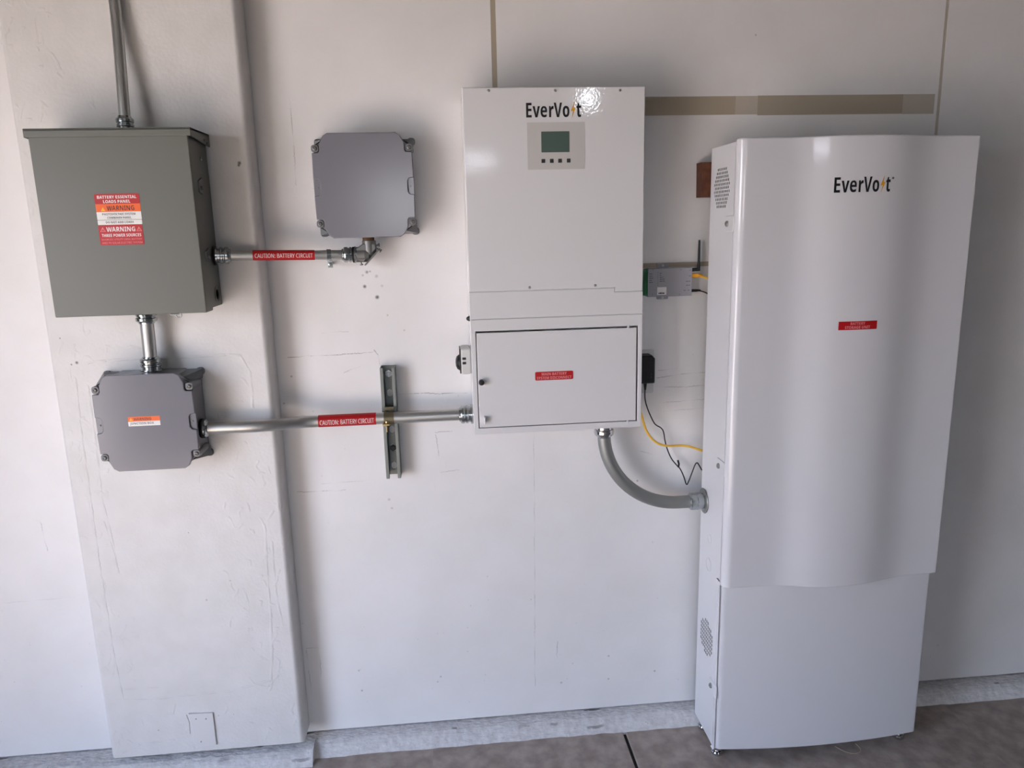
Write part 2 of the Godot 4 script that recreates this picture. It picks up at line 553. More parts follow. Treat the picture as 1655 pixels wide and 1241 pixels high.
func pilaster_marks(img: Image, h: Image) -> void:
	rng.seed = 91
	var grey := Color(0.42, 0.41, 0.40)
	var lines := [
		[[-1.545, 1.146], [-1.50, 1.150], [-1.4469, 1.1515], [-1.33, 1.151], [-1.22, 1.153], [-1.1847, 1.1514], [-1.1663, 1.112], [-1.164, 1.06], [-1.1677, 1.0179], 0.55],
		[[-1.5765, 1.11], [-1.582, 0.98], [-1.583, 0.8148], [-1.586, 0.6486], [-1.585, 0.50], [-1.5843, 0.3693], [-1.5773, 0.2411], 0.7],
		[[-1.55, 1.09], [-1.552, 0.95], [-1.556, 0.80], [-1.546, 0.70], [-1.545, 0.62], 0.5],
		[[-1.56, 0.74], [-1.548, 0.655], [-1.542, 0.60], 0.5],
		[[-1.1658, 0.7058], [-1.172, 0.56], [-1.1735, 0.4441], [-1.18, 0.34], [-1.1897, 0.2624], 0.5],
		[[-1.152, 0.66], [-1.155, 0.52], [-1.145, 0.42], 0.45],
		[[-1.5773, 0.2411], [-1.50, 0.232], [-1.4187, 0.2361], [-1.30, 0.238], [-1.1897, 0.2624], 0.35],
		[[-1.57, 0.27], [-1.48, 0.268], 0.25],
		[[-1.48, 0.185], [-1.455, 0.185], [-1.447, 0.215], 0.4],
		[[-1.25, 0.28], [-1.235, 0.255], [-1.2, 0.245], [-1.17, 0.275], [-1.165, 0.30], 0.4],
		[[-1.16, 0.70], [-1.158, 0.72], [-1.14, 0.745], 0.35],
		[[-1.6, 0.08], [-1.55, 0.10], [-1.46, 0.105], 0.3],
		[[-1.455, 1.175], [-1.44, 1.182], [-1.41, 1.178], 0.4],
	]
	for l in lines:
		var alpha: float = l[l.size() - 1]
		var pts := []
		for i in l.size() - 1:
			pts.append(Vector2(l[i][0], l[i][1]))
		stroke(img, pts, pil_px, grey, alpha * 0.65, 0.5, 0.6)
		stroke(h, pts, pil_px, Color(0.3, 0.3, 0.3), alpha * 0.6, 0.5, 0.5)
		var moved := []
		for p in pts:
			moved.append(p + Vector2(-0.004, 0.002))
		stroke(h, moved, pil_px, Color(0.85, 0.85, 0.85), alpha * 0.7, 2.0, 0.6)
	for i in 190:
		var near := rng.randf() < 0.6
		var p := Vector2(rng.randf_range(-1.625, -1.52), rng.randf_range(0.1, 2.0)) if near else Vector2(rng.randf_range(-1.27, -1.13), rng.randf_range(0.1, 1.1)) if rng.randf() < 0.7 else Vector2(rng.randf_range(-1.6, -1.15), rng.randf_range(0.08, 2.0))
		var pts := [p]
		for k in 2 + rng.randi() % 3:
			pts.append(pts[k] + Vector2(rng.randf_range(-0.012, 0.012), rng.randf_range(-0.022, 0.014)))
		stroke(h, pts, pil_px, Color(0.82, 0.82, 0.82), 0.42, 2.0, 1.0)
		stroke(img, pts, pil_px, grey, 0.06, 0.5, 1.0)
	for d in [[-1.1458, 1.6052, 4.0, 0.9], [-1.147, 1.60, 3.0, 0.9], [-1.36, 0.70, 1.5, 0.5], [-1.27, 0.56, 1.5, 0.5], [-1.335, 0.51, 2.5, 0.35], [-1.57, 1.15, 3.5, 0.8], [-1.583, 1.146, 2.0, 0.7], [-1.60, 1.21, 1.8, 0.6], [-1.4, 0.165, 2.0, 0.4], [-1.36, 0.15, 2.0, 0.6], [-1.34, 0.17, 1.6, 0.4], [-1.30, 0.17, 1.6, 0.3], [-1.45, 1.53, 2.0, 0.4], [-1.50, 0.14, 1.8, 0.5]]:
		speck(img, pil_px(Vector2(d[0], d[1])), d[2], Color(0.2, 0.19, 0.18), d[3])


# A flat sheet whose front carries the wall texture, with real thickness behind.
func sheet(mb: MB, x0: float, x1: float, y0: float, y1: float, z0: float, z1: float, px: Callable, size: Vector2) -> void:
	var c := [Vector2(x0, y0), Vector2(x1, y0), Vector2(x1, y1), Vector2(x0, y1)]
	var u := []
	for p in c:
		u.append(px.call(p) / size)
	var f := Vector3(0, 0, 1)
	mb.tri(Vector3(x0, y0, z1), Vector3(x1, y0, z1), Vector3(x1, y1, z1), f, f, f, u[0], u[1], u[2])
	mb.tri(Vector3(x0, y0, z1), Vector3(x1, y1, z1), Vector3(x0, y1, z1), f, f, f, u[0], u[2], u[3])
	mb.flat(Vector3(x0, y0, z0), Vector3(x0, y1, z0), Vector3(x0, y1, z1), Vector3(x0, y0, z1), Vector3(-1, 0, 0))
	mb.flat(Vector3(x1, y0, z0), Vector3(x1, y1, z0), Vector3(x1, y1, z1), Vector3(x1, y0, z1), Vector3(1, 0, 0))
	mb.flat(Vector3(x0, y0, z0), Vector3(x1, y0, z0), Vector3(x1, y0, z1), Vector3(x0, y0, z1), Vector3(0, -1, 0))
	mb.flat(Vector3(x0, y1, z0), Vector3(x1, y1, z0), Vector3(x1, y1, z1), Vector3(x0, y1, z1), Vector3(0, 1, 0))
	mb.flat(Vector3(x0, y0, z0), Vector3(x1, y0, z0), Vector3(x1, y1, z0), Vector3(x0, y1, z0), Vector3(0, 0, -1))


# ------------------------------------------------------------------ the building
func build_back_wall() -> void:
	var w := thing("wall_back", "white painted board wall with cracks and nail holes behind the equipment", "wall", Vector3(0, 0, 0), "", "structure")
	var size := Vector2(2048, 1344)
	for s in [[DOOR_X - 0.15, -0.5436, 1.02, CEIL], [DOOR_X - 0.15, -0.4625, 0.0425, 1.02], [-0.5310, 0.6165, 1.02, CEIL], [-0.4625, 0.6165, 0.0425, 1.02], [0.6255, SIDE_X + 0.15, 0.0425, CEIL]]:
		var mb := MB.new()
		sheet(mb, s[0], s[1], s[2], s[3], -0.012, 0.0, wall_px, size)
		part("wall_sheet", mb, M.wall, w)
	var st := MB.new()
	span(st, Vector3(DOOR_X - 0.15, -0.1, -0.15), Vector3(SIDE_X + 0.15, CEIL, -0.0125), 0.001)
	part("wall_core", st, M.tan_strip, w)
	var sm := MB.new()
	span(sm, Vector3(-0.5434, 1.02, -0.011), Vector3(-0.5312, CEIL, -0.0008), 0.0005)
	part("seam_strip", sm, M.tan_strip, w)
	var s2 := MB.new()
	span(s2, Vector3(0.6167, 0.05, -0.011), Vector3(0.6253, CEIL, -0.0012), 0.0005)
	part("seam_strip", s2, M.tan_pale, w)
	# bare bands where a shelf or trim used to be
	for b in [[-0.21, 0.0734, 1.7108, 1.7555, 0], [0.0736, 0.1318, 1.7108, 1.7555, 1], [0.132, 0.5212, 1.7085, 1.7562, 0], [0.5214, 0.608, 1.7075, 1.7562, 1], [-0.21, 0.02, 1.3312, 1.3435, 0]]:
		var mb := MB.new()
		span(mb, Vector3(b[0], b[2], -0.004), Vector3(b[1], b[3], 0.0006), 0.0003)
		part("bare_strip", mb, M.tan_pale if b[4] == 1 else M.tan_strip, w)
	var pd := MB.new()
	prism(pd, disc(0.1166, 1.7331, 0.0125), 0.0, 0.0012, 0.0005)
	part("plaster_dab", pd, M.tan_pale, w)


func build_pilaster() -> void:
	var p := thing("trim_1", "wide white boxed post with cracked peeling paint behind the grey boxes", "post", Vector3(-1.3759, 0.0, 0.0), "", "structure")
	var x0 := -1.6319
	var x1 := -1.1198
	var z := 0.0763
	var r := 0.013
	var mb := MB.new()
	var prof := []
	for k in 7:
		var a := PI - PI / 2 * k / 6.0
		prof.append([Vector2(x0 + r + r * cos(a), z - r + r * sin(a)), Vector2(cos(a), sin(a))])
	for k in 7:
		var a := PI / 2 - PI / 2 * k / 6.0
		prof.append([Vector2(x1 - r + r * cos(a), z - r + r * sin(a)), Vector2(cos(a), sin(a))])
	prof.push_front([Vector2(x0, -0.005), Vector2(-1, 0)])
	prof.append([Vector2(x1, -0.005), Vector2(1, 0)])
	var ys := [0.066, 2.1, CEIL]
	for yi in 2:
		for i in prof.size() - 1:
			var a: Vector2 = prof[i][0]
			var b: Vector2 = prof[i + 1][0]
			var na := Vector3(prof[i][1].x, 0, prof[i][1].y)
			var nb := Vector3(prof[i + 1][1].x, 0, prof[i + 1][1].y)
			var q := []
			for e in [[a, ys[yi]], [b, ys[yi]], [b, ys[yi + 1]], [a, ys[yi + 1]]]:
				q.append([Vector3(e[0].x, e[1], e[0].y), pil_px(Vector2(clampf(e[0].x, x0 + 0.002, x1 - 0.002), minf(e[1], 2.6))) / Vector2(512, 2048)])
			mb.tri(q[0][0], q[1][0], q[2][0], na, nb, nb, q[0][1], q[1][1], q[2][1])
			mb.tri(q[0][0], q[2][0], q[3][0], na, nb, na, q[0][1], q[2][1], q[3][1])
	mb.flat(Vector3(x0, 0.066, 0), Vector3(x1, 0.066, 0), Vector3(x1, 0.066, z), Vector3(x0, 0.066, z), Vector3.DOWN)
	part("post_board", mb, M.pilaster, p)
	var pm := MB.new()
	prism(pm, [Vector2(-1.4163, 0.185), Vector2(-1.3525, 0.182), Vector2(-1.3525, 0.084), Vector2(-1.405, 0.078)], 0.07, 0.0815, 0.0015)
	part("patch_board", pm, M.frame_paint, p, "small square patch nailed at the foot of the post")
	var ch := MB.new()
	prism(ch, [Vector2(-1.4225, 0.181), Vector2(-1.431, 0.166), Vector2(-1.429, 0.135), Vector2(-1.419, 0.122), Vector2(-1.4172, 0.155)], 0.074, 0.0785, 0.001)
	part("paint_flake", ch, M.frame_paint, p)
	for s in [[-1.398, 0.168], [-1.372, 0.166], [-1.392, 0.098]]:
		screw(p, Vector3(s[0], s[1], 0.0815), Vector3.BACK, 0.0022, M.lightgrey, "nail_head")


func build_kerb() -> void:
	var k := thing("trim_2", "low rough painted concrete kerb running along the foot of the wall", "kerb", Vector3(-0.7, 0, 0.02), "", "structure")
	var fn := FastNoiseLite.new()
	fn.seed = 8
	fn.frequency = 9.0
	fn.fractal_octaves = 4
	for run in [[DOOR_X + 0.0, -1.10, 0.032], [-1.10, SIDE_X, 0.0]]:
		var prof := [[-0.02, 0.0395], [0.0, 0.039], [0.012, 0.0385], [0.024, 0.0375], [0.034, 0.035], [0.043, 0.029], [0.049, 0.022], [0.053, 0.014], [0.057, 0.007], [0.061, 0.0], [0.062, -0.01]]
		var mb := MB.new()
		var cols := int((run[1] - run[0]) / 0.012)
		var grid := []
		for i in cols + 1:
			var x: float = lerpf(run[0], run[1], float(i) / cols)
			var col := PackedVector3Array()
			for j in prof.size():
				var zz: float = prof[j][0]
				if zz > 0.0:
					zz += run[2]
				var d := fn.get_noise_3d(x, prof[j][1] * 1.5, zz) * 0.0045 * smoothstep(0.0, 0.03, prof[j][0])
				col.append(Vector3(x, prof[j][1] + d * 0.6, zz + d))
			grid.append(col)
		for i in cols:
			for j in prof.size() - 1:
				var a: Vector3 = grid[i][j]
				var b: Vector3 = grid[i + 1][j]
				var c: Vector3 = grid[i + 1][j + 1]
				var d: Vector3 = grid[i][j + 1]
				var nn := (c - a).cross(d - b).normalized()
				if nn.y + nn.z < 0.0:
					nn = -nn
				mb.flat(a, b, c, d, nn)
		if run[2] > 0.0:
			mb.flat(Vector3(-1.10, -0.01, 0), Vector3(-1.10, 0.036, 0), Vector3(-1.10, 0.036, 0.072), Vector3(-1.10, -0.01, 0.092), Vector3.RIGHT)
		part("kerb_run", mb, M.kerb, k)


func build_room() -> void:
	var fl := thing("floor", "worn brown grey concrete slab floor with a sawn control joint", "floor", Vector3(0, 0, 3), "", "structure")
	for s in [[DOOR_X - 0.2, -0.2205], [-0.2115, SIDE_X + 0.15]]:
		var mb := MB.new()
		span(mb, Vector3(s[0], -0.2, -0.1), Vector3(s[1], 0.0, BACK_Z + 0.15), 0.003)
		part("floor_slab", mb, M.concrete, fl)
	var j := MB.new()
	span(j, Vector3(-0.2225, -0.2, -0.1), Vector3(-0.2095, -0.007, BACK_Z), 0.001)
	part("joint_filler", j, M.joint, fl)
	var c := MB.new()
	span(c, Vector3(DOOR_X - 0.15, CEIL, -0.15), Vector3(SIDE_X + 0.15, CEIL + 0.15, BACK_Z + 0.15))
	var ce := thing("ceiling", "plain unpainted garage ceiling over the equipment wall", "ceiling", Vector3(0, CEIL, 3), "", "structure")
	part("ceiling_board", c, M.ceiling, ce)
	var wr := thing("wall_right", "plain side wall of the garage beyond the battery cabinet", "wall", Vector3(SIDE_X, 0, 3), "", "structure")
	var r := MB.new()
	span(r, Vector3(SIDE_X, 0, 0.0), Vector3(SIDE_X + 0.15, CEIL, BACK_Z))
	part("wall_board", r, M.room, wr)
	var wl := thing("wall_left", "side wall of the garage with the open door bay", "wall", Vector3(DOOR_X, 0, 3), "", "structure")
	for b in [[0.0, 1.2, 0.0, CEIL], [1.2, 2.95, 1.93, CEIL], [2.95, BACK_Z, 0.0, CEIL]]:
		var mb := MB.new()
		span(mb, Vector3(DOOR_X - 0.15, b[2], b[0]), Vector3(DOOR_X, b[3], b[1]))
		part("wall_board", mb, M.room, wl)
	# far wall with the high window that shows as a pink-white gleam in the white enamel
	var wf := thing("wall_front", "far garage wall opposite the equipment with a small high window", "wall", Vector3(0, 0, BACK_Z), "", "structure")
	var x0 := -0.62
	var x1 := -0.1
	var y0 := 2.02
	var y1 := 2.2
	for b in [[DOOR_X - 0.15, -1.42, 0.0, CEIL], [-1.42, -0.66, 2.0, CEIL], [-0.66, x0, 0.0, CEIL], [x1, SIDE_X + 0.15, 0.0, CEIL], [x0, x1, 0.0, y0], [x0, x1, y1, CEIL]]:
		var mb := MB.new()
		span(mb, Vector3(b[0], b[2], BACK_Z), Vector3(b[1], b[3], BACK_Z + 0.15), 0.0005)
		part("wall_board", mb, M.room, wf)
	var wn := thing("window_1", "narrow high window in the far garage wall", "window", Vector3((x0 + x1) / 2, y0, BACK_Z + 0.05), "", "structure")
	var fr := MB.new()
	for b in [[x0, x0 + 0.02, y0, y1], [x1 - 0.02, x1, y0, y1], [x0, x1, y0, y0 + 0.02], [x0, x1, y1 - 0.02, y1]]:
		span(fr, Vector3(b[0], b[2], BACK_Z + 0.04), Vector3(b[1], b[3], BACK_Z + 0.09), 0.002)
	part("window_frame", fr, M.frame, wn)
	var gl := MB.new()
	span(gl, Vector3(x0 + 0.018, y0 + 0.018, BACK_Z + 0.062), Vector3(x1 - 0.018, y1 - 0.018, BACK_Z + 0.066), 0.0003)
	part("window_pane", gl, M.glass, wn)
	var dn := thing("door_1", "open doorway to the yard in the far garage wall", "doorway", Vector3(-1.04, 0, BACK_Z + 0.05), "", "structure")
	var df := MB.new()
	for b in [[-1.42, -1.385, 0.0, 2.0], [-0.695, -0.66, 0.0, 2.0], [-1.385, -0.695, 1.965, 2.0]]:
		span(df, Vector3(b[0], b[2], BACK_Z - 0.01), Vector3(b[1], b[3], BACK_Z + 0.16), 0.003)
	part("door_frame", df, M.frame, dn)
	# outside: the drive before the open door
	var dr := thing("driveway", "sunlit concrete driveway outside the open garage door", "driveway", Vector3(-8, -0.05, 3), "", "structure")
	var dm := MB.new()
	span(dm, Vector3(-22.0, -0.25, -12.0), Vector3(DOOR_X - 0.2, -0.03, 16.0))
	part("drive_slab", dm, M.drive, dr)
	var lm := thing("ceiling_lamp", "bare white bulb in a porcelain holder under the garage ceiling", "lamp", Vector3(0.575, CEIL, 4.75))
	var hb := MB.new()
	lathe(hb, along(Vector3(0.575, CEIL, 4.75), Vector3.DOWN), [[0.0, 0.0], [0.055, 0.0], [0.055, 0.02], [0.03, 0.04], [0.024, 0.075], [0.0, 0.075]])
	part("lamp_holder", hb, M.white, lm)
	var bb := MB.new()
	lathe(bb, along(Vector3(0.575, CEIL - 0.075, 4.75), Vector3.DOWN), [[0.014, 0.0], [0.017, 0.03], [0.022, 0.05], [0.026, 0.066], [0.027, 0.08], [0.024, 0.094], [0.015, 0.104], [0.0, 0.108]], 24)
	part("light_bulb", bb, M.bulb, lm)
	var ol := OmniLight3D.new()
	ol.name = "bulb_light"
	ol.position = Vector3(0, -0.155, 0)
	ol.light_color = Color(0.93, 0.96, 1.0)
	ol.light_energy = 0.009
	ol.light_size = 0.026
	ol.omni_range = 12.0
	ol.omni_attenuation = 2.0
	ol.shadow_enabled = true
	lm.add_child(ol)


# ------------------------------------------------------------------ grey equipment
func sticker(parent: Node3D, called: String, x0: float, y0: float, x1: float, y1: float, z: float, m: Material, r := 0.002) -> MeshInstance3D:
	var mb := MB.new()
	prism(mb, rrect(x0, y0, x1, y1, r), z - 0.0006, z + 0.0004, 0.0)
	return part(called, mb, m, parent)


func lines_of(parent: Node3D, rows: Array, z: float, m: Material, bold := true) -> void:
	var mb := MB.new()
	for r in rows:
		write(mb, r[0], r[3], r[4], onto(Vector3(r[1], r[2], z + 0.0007)), bold)
	part("lettering", mb, m, parent)


func warning_sign(mb: MB, x: float, y: float, s: float, z: float) -> void:
	# an outlined triangle with an exclamation mark
	var pts := [Vector2(x - s, y - s * 0.8), Vector2(x + s, y - s * 0.8), Vector2(x, y + s * 0.9)]
	for i in 3:
		var a: Vector2 = pts[i]
		var b: Vector2 = pts[(i + 1) % 3]
		var d := (b - a).normalized() * s * 0.1
		var o := Vector2(-d.y, d.x) * 1.6
		prism(mb, [a - d, b + d, b - d * 1.2 + o, a + d * 1.2 + o], z, z + 0.0003)
	prism(mb, [Vector2(x - s * 0.1, y + s * 0.4), Vector2(x + s * 0.1, y + s * 0.4), Vector2(x + s * 0.06, y - s * 0.25), Vector2(x - s * 0.06, y - s * 0.25)], z, z + 0.0003)
	prism(mb, rrect(x - s * 0.09, y - s * 0.6, x + s * 0.09, y - s * 0.42, s * 0.04), z, z + 0.0003)


func build_loads_panel() -> void:
	var x0 := -1.5398
	var x1 := -1.2152
	var t := thing("breaker_panel", "large grey steel breaker panel with a rain hood and stacked warning stickers", "electrical panel", Vector3(-1.3775, 1.27, 0.0763))
	var b := MB.new()
	span(b, Vector3(x0 + 0.004, 1.2785, 0.0763), Vector3(x1 - 0.0015, 1.662, 0.158), 0.002)
	part("body", b, M.grey, t)
	var c := MB.new()
	span(c, Vector3(x0, 1.2725, 0.1565), Vector3(x1, 1.6535, 0.2054), 0.0025)
	part("cover", c, M.grey, t)
	var h := MB.new()
	# hood: top plate, front lip and side lips
	span(h, Vector3(x0 - 0.0065, 1.6625, 0.0763), Vector3(x1 + 0.0075, 1.6695, 0.2095), 0.002)
	span(h, Vector3(x0 - 0.0065, 1.6515, 0.2062), Vector3(x1 + 0.0075, 1.6690, 0.2095), 0.0012)
	for s in [[x1 + 0.0050, x1 + 0.0075], [x0 - 0.0065, x0 - 0.0040]]:
		prism(h, [Vector2(0.0763, 1.669), Vector2(0.2090, 1.669), Vector2(0.2090, 1.6515), Vector2(0.0763, 1.6415)], s[0], s[1], 0.0, Transform3D(Basis(Vector3(0, 0, 1), Vector3(0, 1, 0), Vector3(1, 0, 0)), Vector3.ZERO))
	part("hood", h, M.grey, t)
	screw(t, Vector3(x1 - 0.0015, 1.611, 0.128), Vector3.RIGHT, 0.005, M.zinc)
	for s in [[1.652, 0.118], [1.648, 0.098]]:
		screw(t, Vector3(x1 + 0.0075, s[0], s[1]), Vector3.RIGHT, 0.003, M.grey, "rivet")
	# hasps on the cover edge
	for y in [1.5482, 1.395]:
		var hs := MB.new()
		prism(hs, [Vector2(0.148, y + 0.020), Vector2(0.172, y + 0.012), Vector2(0.172, y - 0.012), Vector2(0.148, y - 0.016)], x1, x1 + 0.003, 0.0008, Transform3D(Basis(Vector3(0, 0, 1), Vector3(0, 1, 0), Vector3(1, 0, 0)), Vector3.ZERO))
		lathe(hs, along(Vector3(x1, y - 0.003, 0.160), Vector3.RIGHT), [[0.0045, 0.0], [0.0045, 0.006], [0.002, 0.0075], [0.0, 0.0075]], 14)
		part("hasp", hs, M.castmetal, t)
	for k in [[1.306, 0.112, 0.019], [1.306, 0.112, 0.0125]]:
		var kn := MB.new()
		lathe(kn, along(Vector3(x1 - 0.0016, k[0], k[1]), Vector3.RIGHT), [[k[2], 0.0], [k[2], 0.0012], [k[2] * 0.9, 0.0014], [k[2] * 0.88, 0.0003], [0.0, 0.0003]], 26)
		part("knockout", kn, M.grey, t)
	var la := MB.new()
	var ring := PackedVector3Array()
	for i in 19:
		var a := TAU * i / 18.0
		ring.append(Vector3(-1.2785 + 0.006 * cos(a), 1.2685 + 0.005 * sin(a), 0.200))
	tube(la, ring, 0.0014, 8, false)
	span(la, Vector3(-1.296, 1.2690, 0.190), Vector3(-1.279, 1.2725, 0.204), 0.001)
	part("latch_ring", la, M.zinc, t)
	# stickers, top to bottom
	var z := 0.2056
	var s1 := sticker(t, "warning_sticker", -1.4230, 1.5133, -1.3295, 1.5345, z, M.red, 0.0035)
	lines_of(s1, [["BATTERY ESSENTIAL", -1.3765, 1.5277, 0.081, 0.0062], ["LOADS PANEL", -1.3775, 1.5184, 0.056, 0.0062]], z, M.print_white)
	var s2 := sticker(t, "warning_sticker", -1.4225, 1.4968, -1.3300, 1.5133, z, M.orange, 0.001)
	lines_of(s2, [["WARNING", -1.3715, 1.5045, 0.057, 0.0100]], z, M.print_brown)
	var wt := MB.new()
	prism(wt, [Vector2(-1.413, 1.4985), Vector2(-1.4035, 1.4985), Vector2(-1.408, 1.5065)], z + 0.0002, z + 0.0007)
	part("warning_triangle", wt, M.yellow, s2)
	var s3 := sticker(t, "warning_sticker", -1.4225, 1.4800, -1.3300, 1.4966, z, M.white, 0.001)
	lines_of(s3, [["PHOTOVOLTAIC SYSTEM", -1.3765, 1.4918, 0.069, 0.0046], ["COMBINER PANEL", -1.3765, 1.4842, 0.050, 0.0046]], z, M.print_grey)
	var s4 := sticker(t, "warning_sticker", -1.4225, 1.4696, -1.3302, 1.4792, z, M.white, 0.001)
	lines_of(s4, [["DO NOT ADD LOADS", -1.3765, 1.4746, 0.058, 0.0046]], z, M.print_grey)
	var s5 := sticker(t, "warning_sticker", -1.4230, 1.4262, -1.3310, 1.4690, z, M.red, 0.0035)
	lines_of(s5, [["WARNING", -1.3765, 1.4598, 0.060, 0.0098], ["THREE POWER SOURCES", -1.3765, 1.4470, 0.082, 0.0064]], z, M.print_white)
	var fine := MB.new()
	write(fine, "SOURCES: UTILITY GRID, BATTERY", 0.084, 0.0042, onto(Vector3(-1.3768, 1.4380, z + 0.0007)), false)
	write(fine, "AND PV SOLAR ELECTRIC SYSTEM", 0.084, 0.0042, onto(Vector3(-1.3768, 1.4309, z + 0.0007)), false)
	warning_sign(fine, -1.4140, 1.4596, 0.0055, z + 0.0003)
	warning_sign(fine, -1.3385, 1.4596, 0.0055, z + 0.0003)
	part("lettering", fine, M.print_pink, s5)


func jbox_outline(w: float, h: float, notched: bool) -> Array:
	# counter-clockwise from the lower right screw; corners cut, screw bosses notched out, pry slots at mid height
	var right := []
	right.append(Vector2(w * 0.335, -h / 2))
	right.append(Vector2(w * 0.335 + 0.010, -h / 2 + 0.006))
	if notched:
		right.append(Vector2(w / 2 - 0.0185, -h / 2 + 0.0235))
		right.append(Vector2(w / 2 - 0.0185, -h / 2 + 0.0400))
		right.append(Vector2(w / 2 - 0.0150, -h / 2 + 0.0440))
		right.append(Vector2(w / 2 - 0.0010, -h / 2 + 0.0445))
		right.append(Vector2(w / 2, -0.0225))
		right.append(Vector2(w / 2 - 0.0105, -0.0205))
		right.append(Vector2(w / 2 - 0.0145, -0.0150))
		right.append(Vector2(w / 2 - 0.0150, 0.0100))
		right.append(Vector2(w / 2 - 0.0115, 0.0155))
		right.append(Vector2(w / 2, 0.0175))
		right.append(Vector2(w / 2 - 0.0010, h / 2 - 0.0445))
		right.append(Vector2(w / 2 - 0.0150, h / 2 - 0.0440))
		right.append(Vector2(w / 2 - 0.0185, h / 2 - 0.0400))
		right.append(Vector2(w / 2 - 0.0185, h / 2 - 0.0235))
	else:
		right.append(Vector2(w / 2 - 0.006, -h / 2 + 0.022))
		right.append(Vector2(w / 2 - 0.001, -h / 2 + 0.030))
		right.append(Vector2(w / 2 - 0.001, h / 2 - 0.030))
		right.append(Vector2(w / 2 - 0.006, h / 2 - 0.022))
	right.append(Vector2(w * 0.335 + 0.010, h / 2 - 0.006))
	right.append(Vector2(w * 0.335, h / 2))
	var out := right.duplicate()
	for i in range(right.size() - 1, -1, -1):
		out.append(Vector2(-right[i].x, right[i].y))
	return out


func build_junction_box(label: String, at: Vector3, w: float, h: float, deep: float) -> Node3D:
	# at: centre of the back face
	var t := thing("junction_box", label, "junction box", at)
	var xf := Transform3D(Basis.IDENTITY, at)
	var b := MB.new()
	prism(b, jbox_outline(w - 0.008, h - 0.008, false), 0.0, deep - 0.0125, 0.001, xf)
	part("body", b, M.jbox, t)
	var c := MB.new()
	prism(c, jbox_outline(w, h, true), deep - 0.012, deep, 0.0015, xf)
	part("cover", c, M.jbox, t)
	for sx in [-1.0, 1.0]:
		for sy in [-1.0, 1.0]:
			var p := Vector2(sx * (w / 2 - 0.0080), sy * (h / 2 - 0.0340))
			var bo := MB.new()
			prism(bo, rrect(p.x - 0.0085, p.y - 0.0085, p.x + 0.0085, p.y + 0.0085, 0.006), 0.02, deep - 0.004, 0.001, xf)
			part("screw_boss", bo, M.jbox_edge, t)
			screw(t, at + Vector3(p.x, p.y, deep - 0.004), Vector3.BACK, 0.0052, M.castmetal, "cover_screw")
			# mounting lug flaring from the cut corner back to the wall
			var lg := MB.new()
			var q := Vector2(sx * (w / 2 - 0.0045), sy * (h / 2 - 0.0125))
			prism(lg, rrect(q.x - 0.0095, q.y - 0.0090, q.x + 0.0095, q.y + 0.0090, 0.007), 0.0, 0.007, 0.0015, xf)
			var inner := Vector2(sx * (w / 2 - 0.034), sy * (h / 2 - 0.006))
			var far := Vector2(sx * (w / 2 + 0.004), sy * (h / 2 - 0.006))
			var low := Vector2(sx * (w / 2 - 0.0055), sy * (h / 2 - 0.026))
			var bk := [Vector3(inner.x, inner.y, 0.002), Vector3(far.x, far.y, 0.002), Vector3(low.x + sx * 0.004, low.y - sy * 0.004, 0.002)]
			var ft := [Vector3(inner.x, inner.y - sy * 0.001, deep - 0.014), Vector3(inner.x + sx * 0.010, inner.y - sy * 0.008, deep - 0.02), Vector3(low.x, low.y, deep - 0.014)]
			for i in 3:
				var j := (i + 1) % 3
				var nn: Vector3 = (bk[j] - bk[i]).cross(ft[i] - bk[i]).normalized()
				var mid: Vector3 = (bk[0] + bk[1] + bk[2] + ft[0] + ft[1] + ft[2]) / 6.0
				if nn.dot(bk[i] - mid) < 0.0:
					nn = -nn
				lg.flat(at + bk[i], at + bk[j], at + ft[j], at + ft[i], nn)
			part("mounting_lug", lg, M.jbox_edge, t)
			screw(t, at + Vector3(q.x + sx * 0.002, q.y, 0.007), Vector3.BACK, 0.005, M.zinc, "mounting_screw")
		var fl := MB.new()
		bx(fl, at + Vector3(sx * (w / 2 - 0.0072), -0.0025, deep - 0.0085), Vector3(0.0155, 0.046, 0.0075), 0.0015)
		part("pry_slot", fl, M.jbox, t)
		var nub := MB.new()
		prism(nub, disc(sx * (w / 2 - 0.0085), -0.003, 0.0022, 12), deep - 0.006, deep - 0.003, 0.0005, xf)
		part("slot_nub", nub, M.jbox_edge, t)
	return t


func conduit_label(parent: Node3D, at: Vector3, axis: Vector3, length: float, r: float, text: String) -> void:
	# a red band wrapped round the front of the pipe with lettering bent round it
	var x := axis.normalized()
	var f := (Vector3.BACK - x * x.z).normalized()
	var up := f.cross(x).normalized()
	var mb := MB.new()
	var rr := r + 0.0004
	for k in 24:
		var a0 := deg_to_rad(lerpf(-150, 150, k / 24.0))
		var a1 := deg_to_rad(lerpf(-150, 150, (k + 1) / 24.0))
		var n0 := f * cos(a0) + up * sin(a0)
		var n1 := f * cos(a1) + up * sin(a1)
		mb.quad(at - x * length / 2 + n0 * rr, at + x * length / 2 + n0 * rr, at + x * length / 2 + n1 * rr, at - x * length / 2 + n1 * rr, n0, n0, n1, n1)
	var lb := part("pipe_label", mb, M.red, parent)
	var tx := MB.new()
	var place := func(q: Vector3) -> Vector3:
		var a := q.y / rr - 0.08
		return at + x * q.x + (f * cos(a) + up * sin(a)) * (rr + 0.0004 + q.z)
	write(tx, text, length * 0.93, r * 0.82, place, false, 0.003)
	part("lettering", tx, M.print_white, lb)


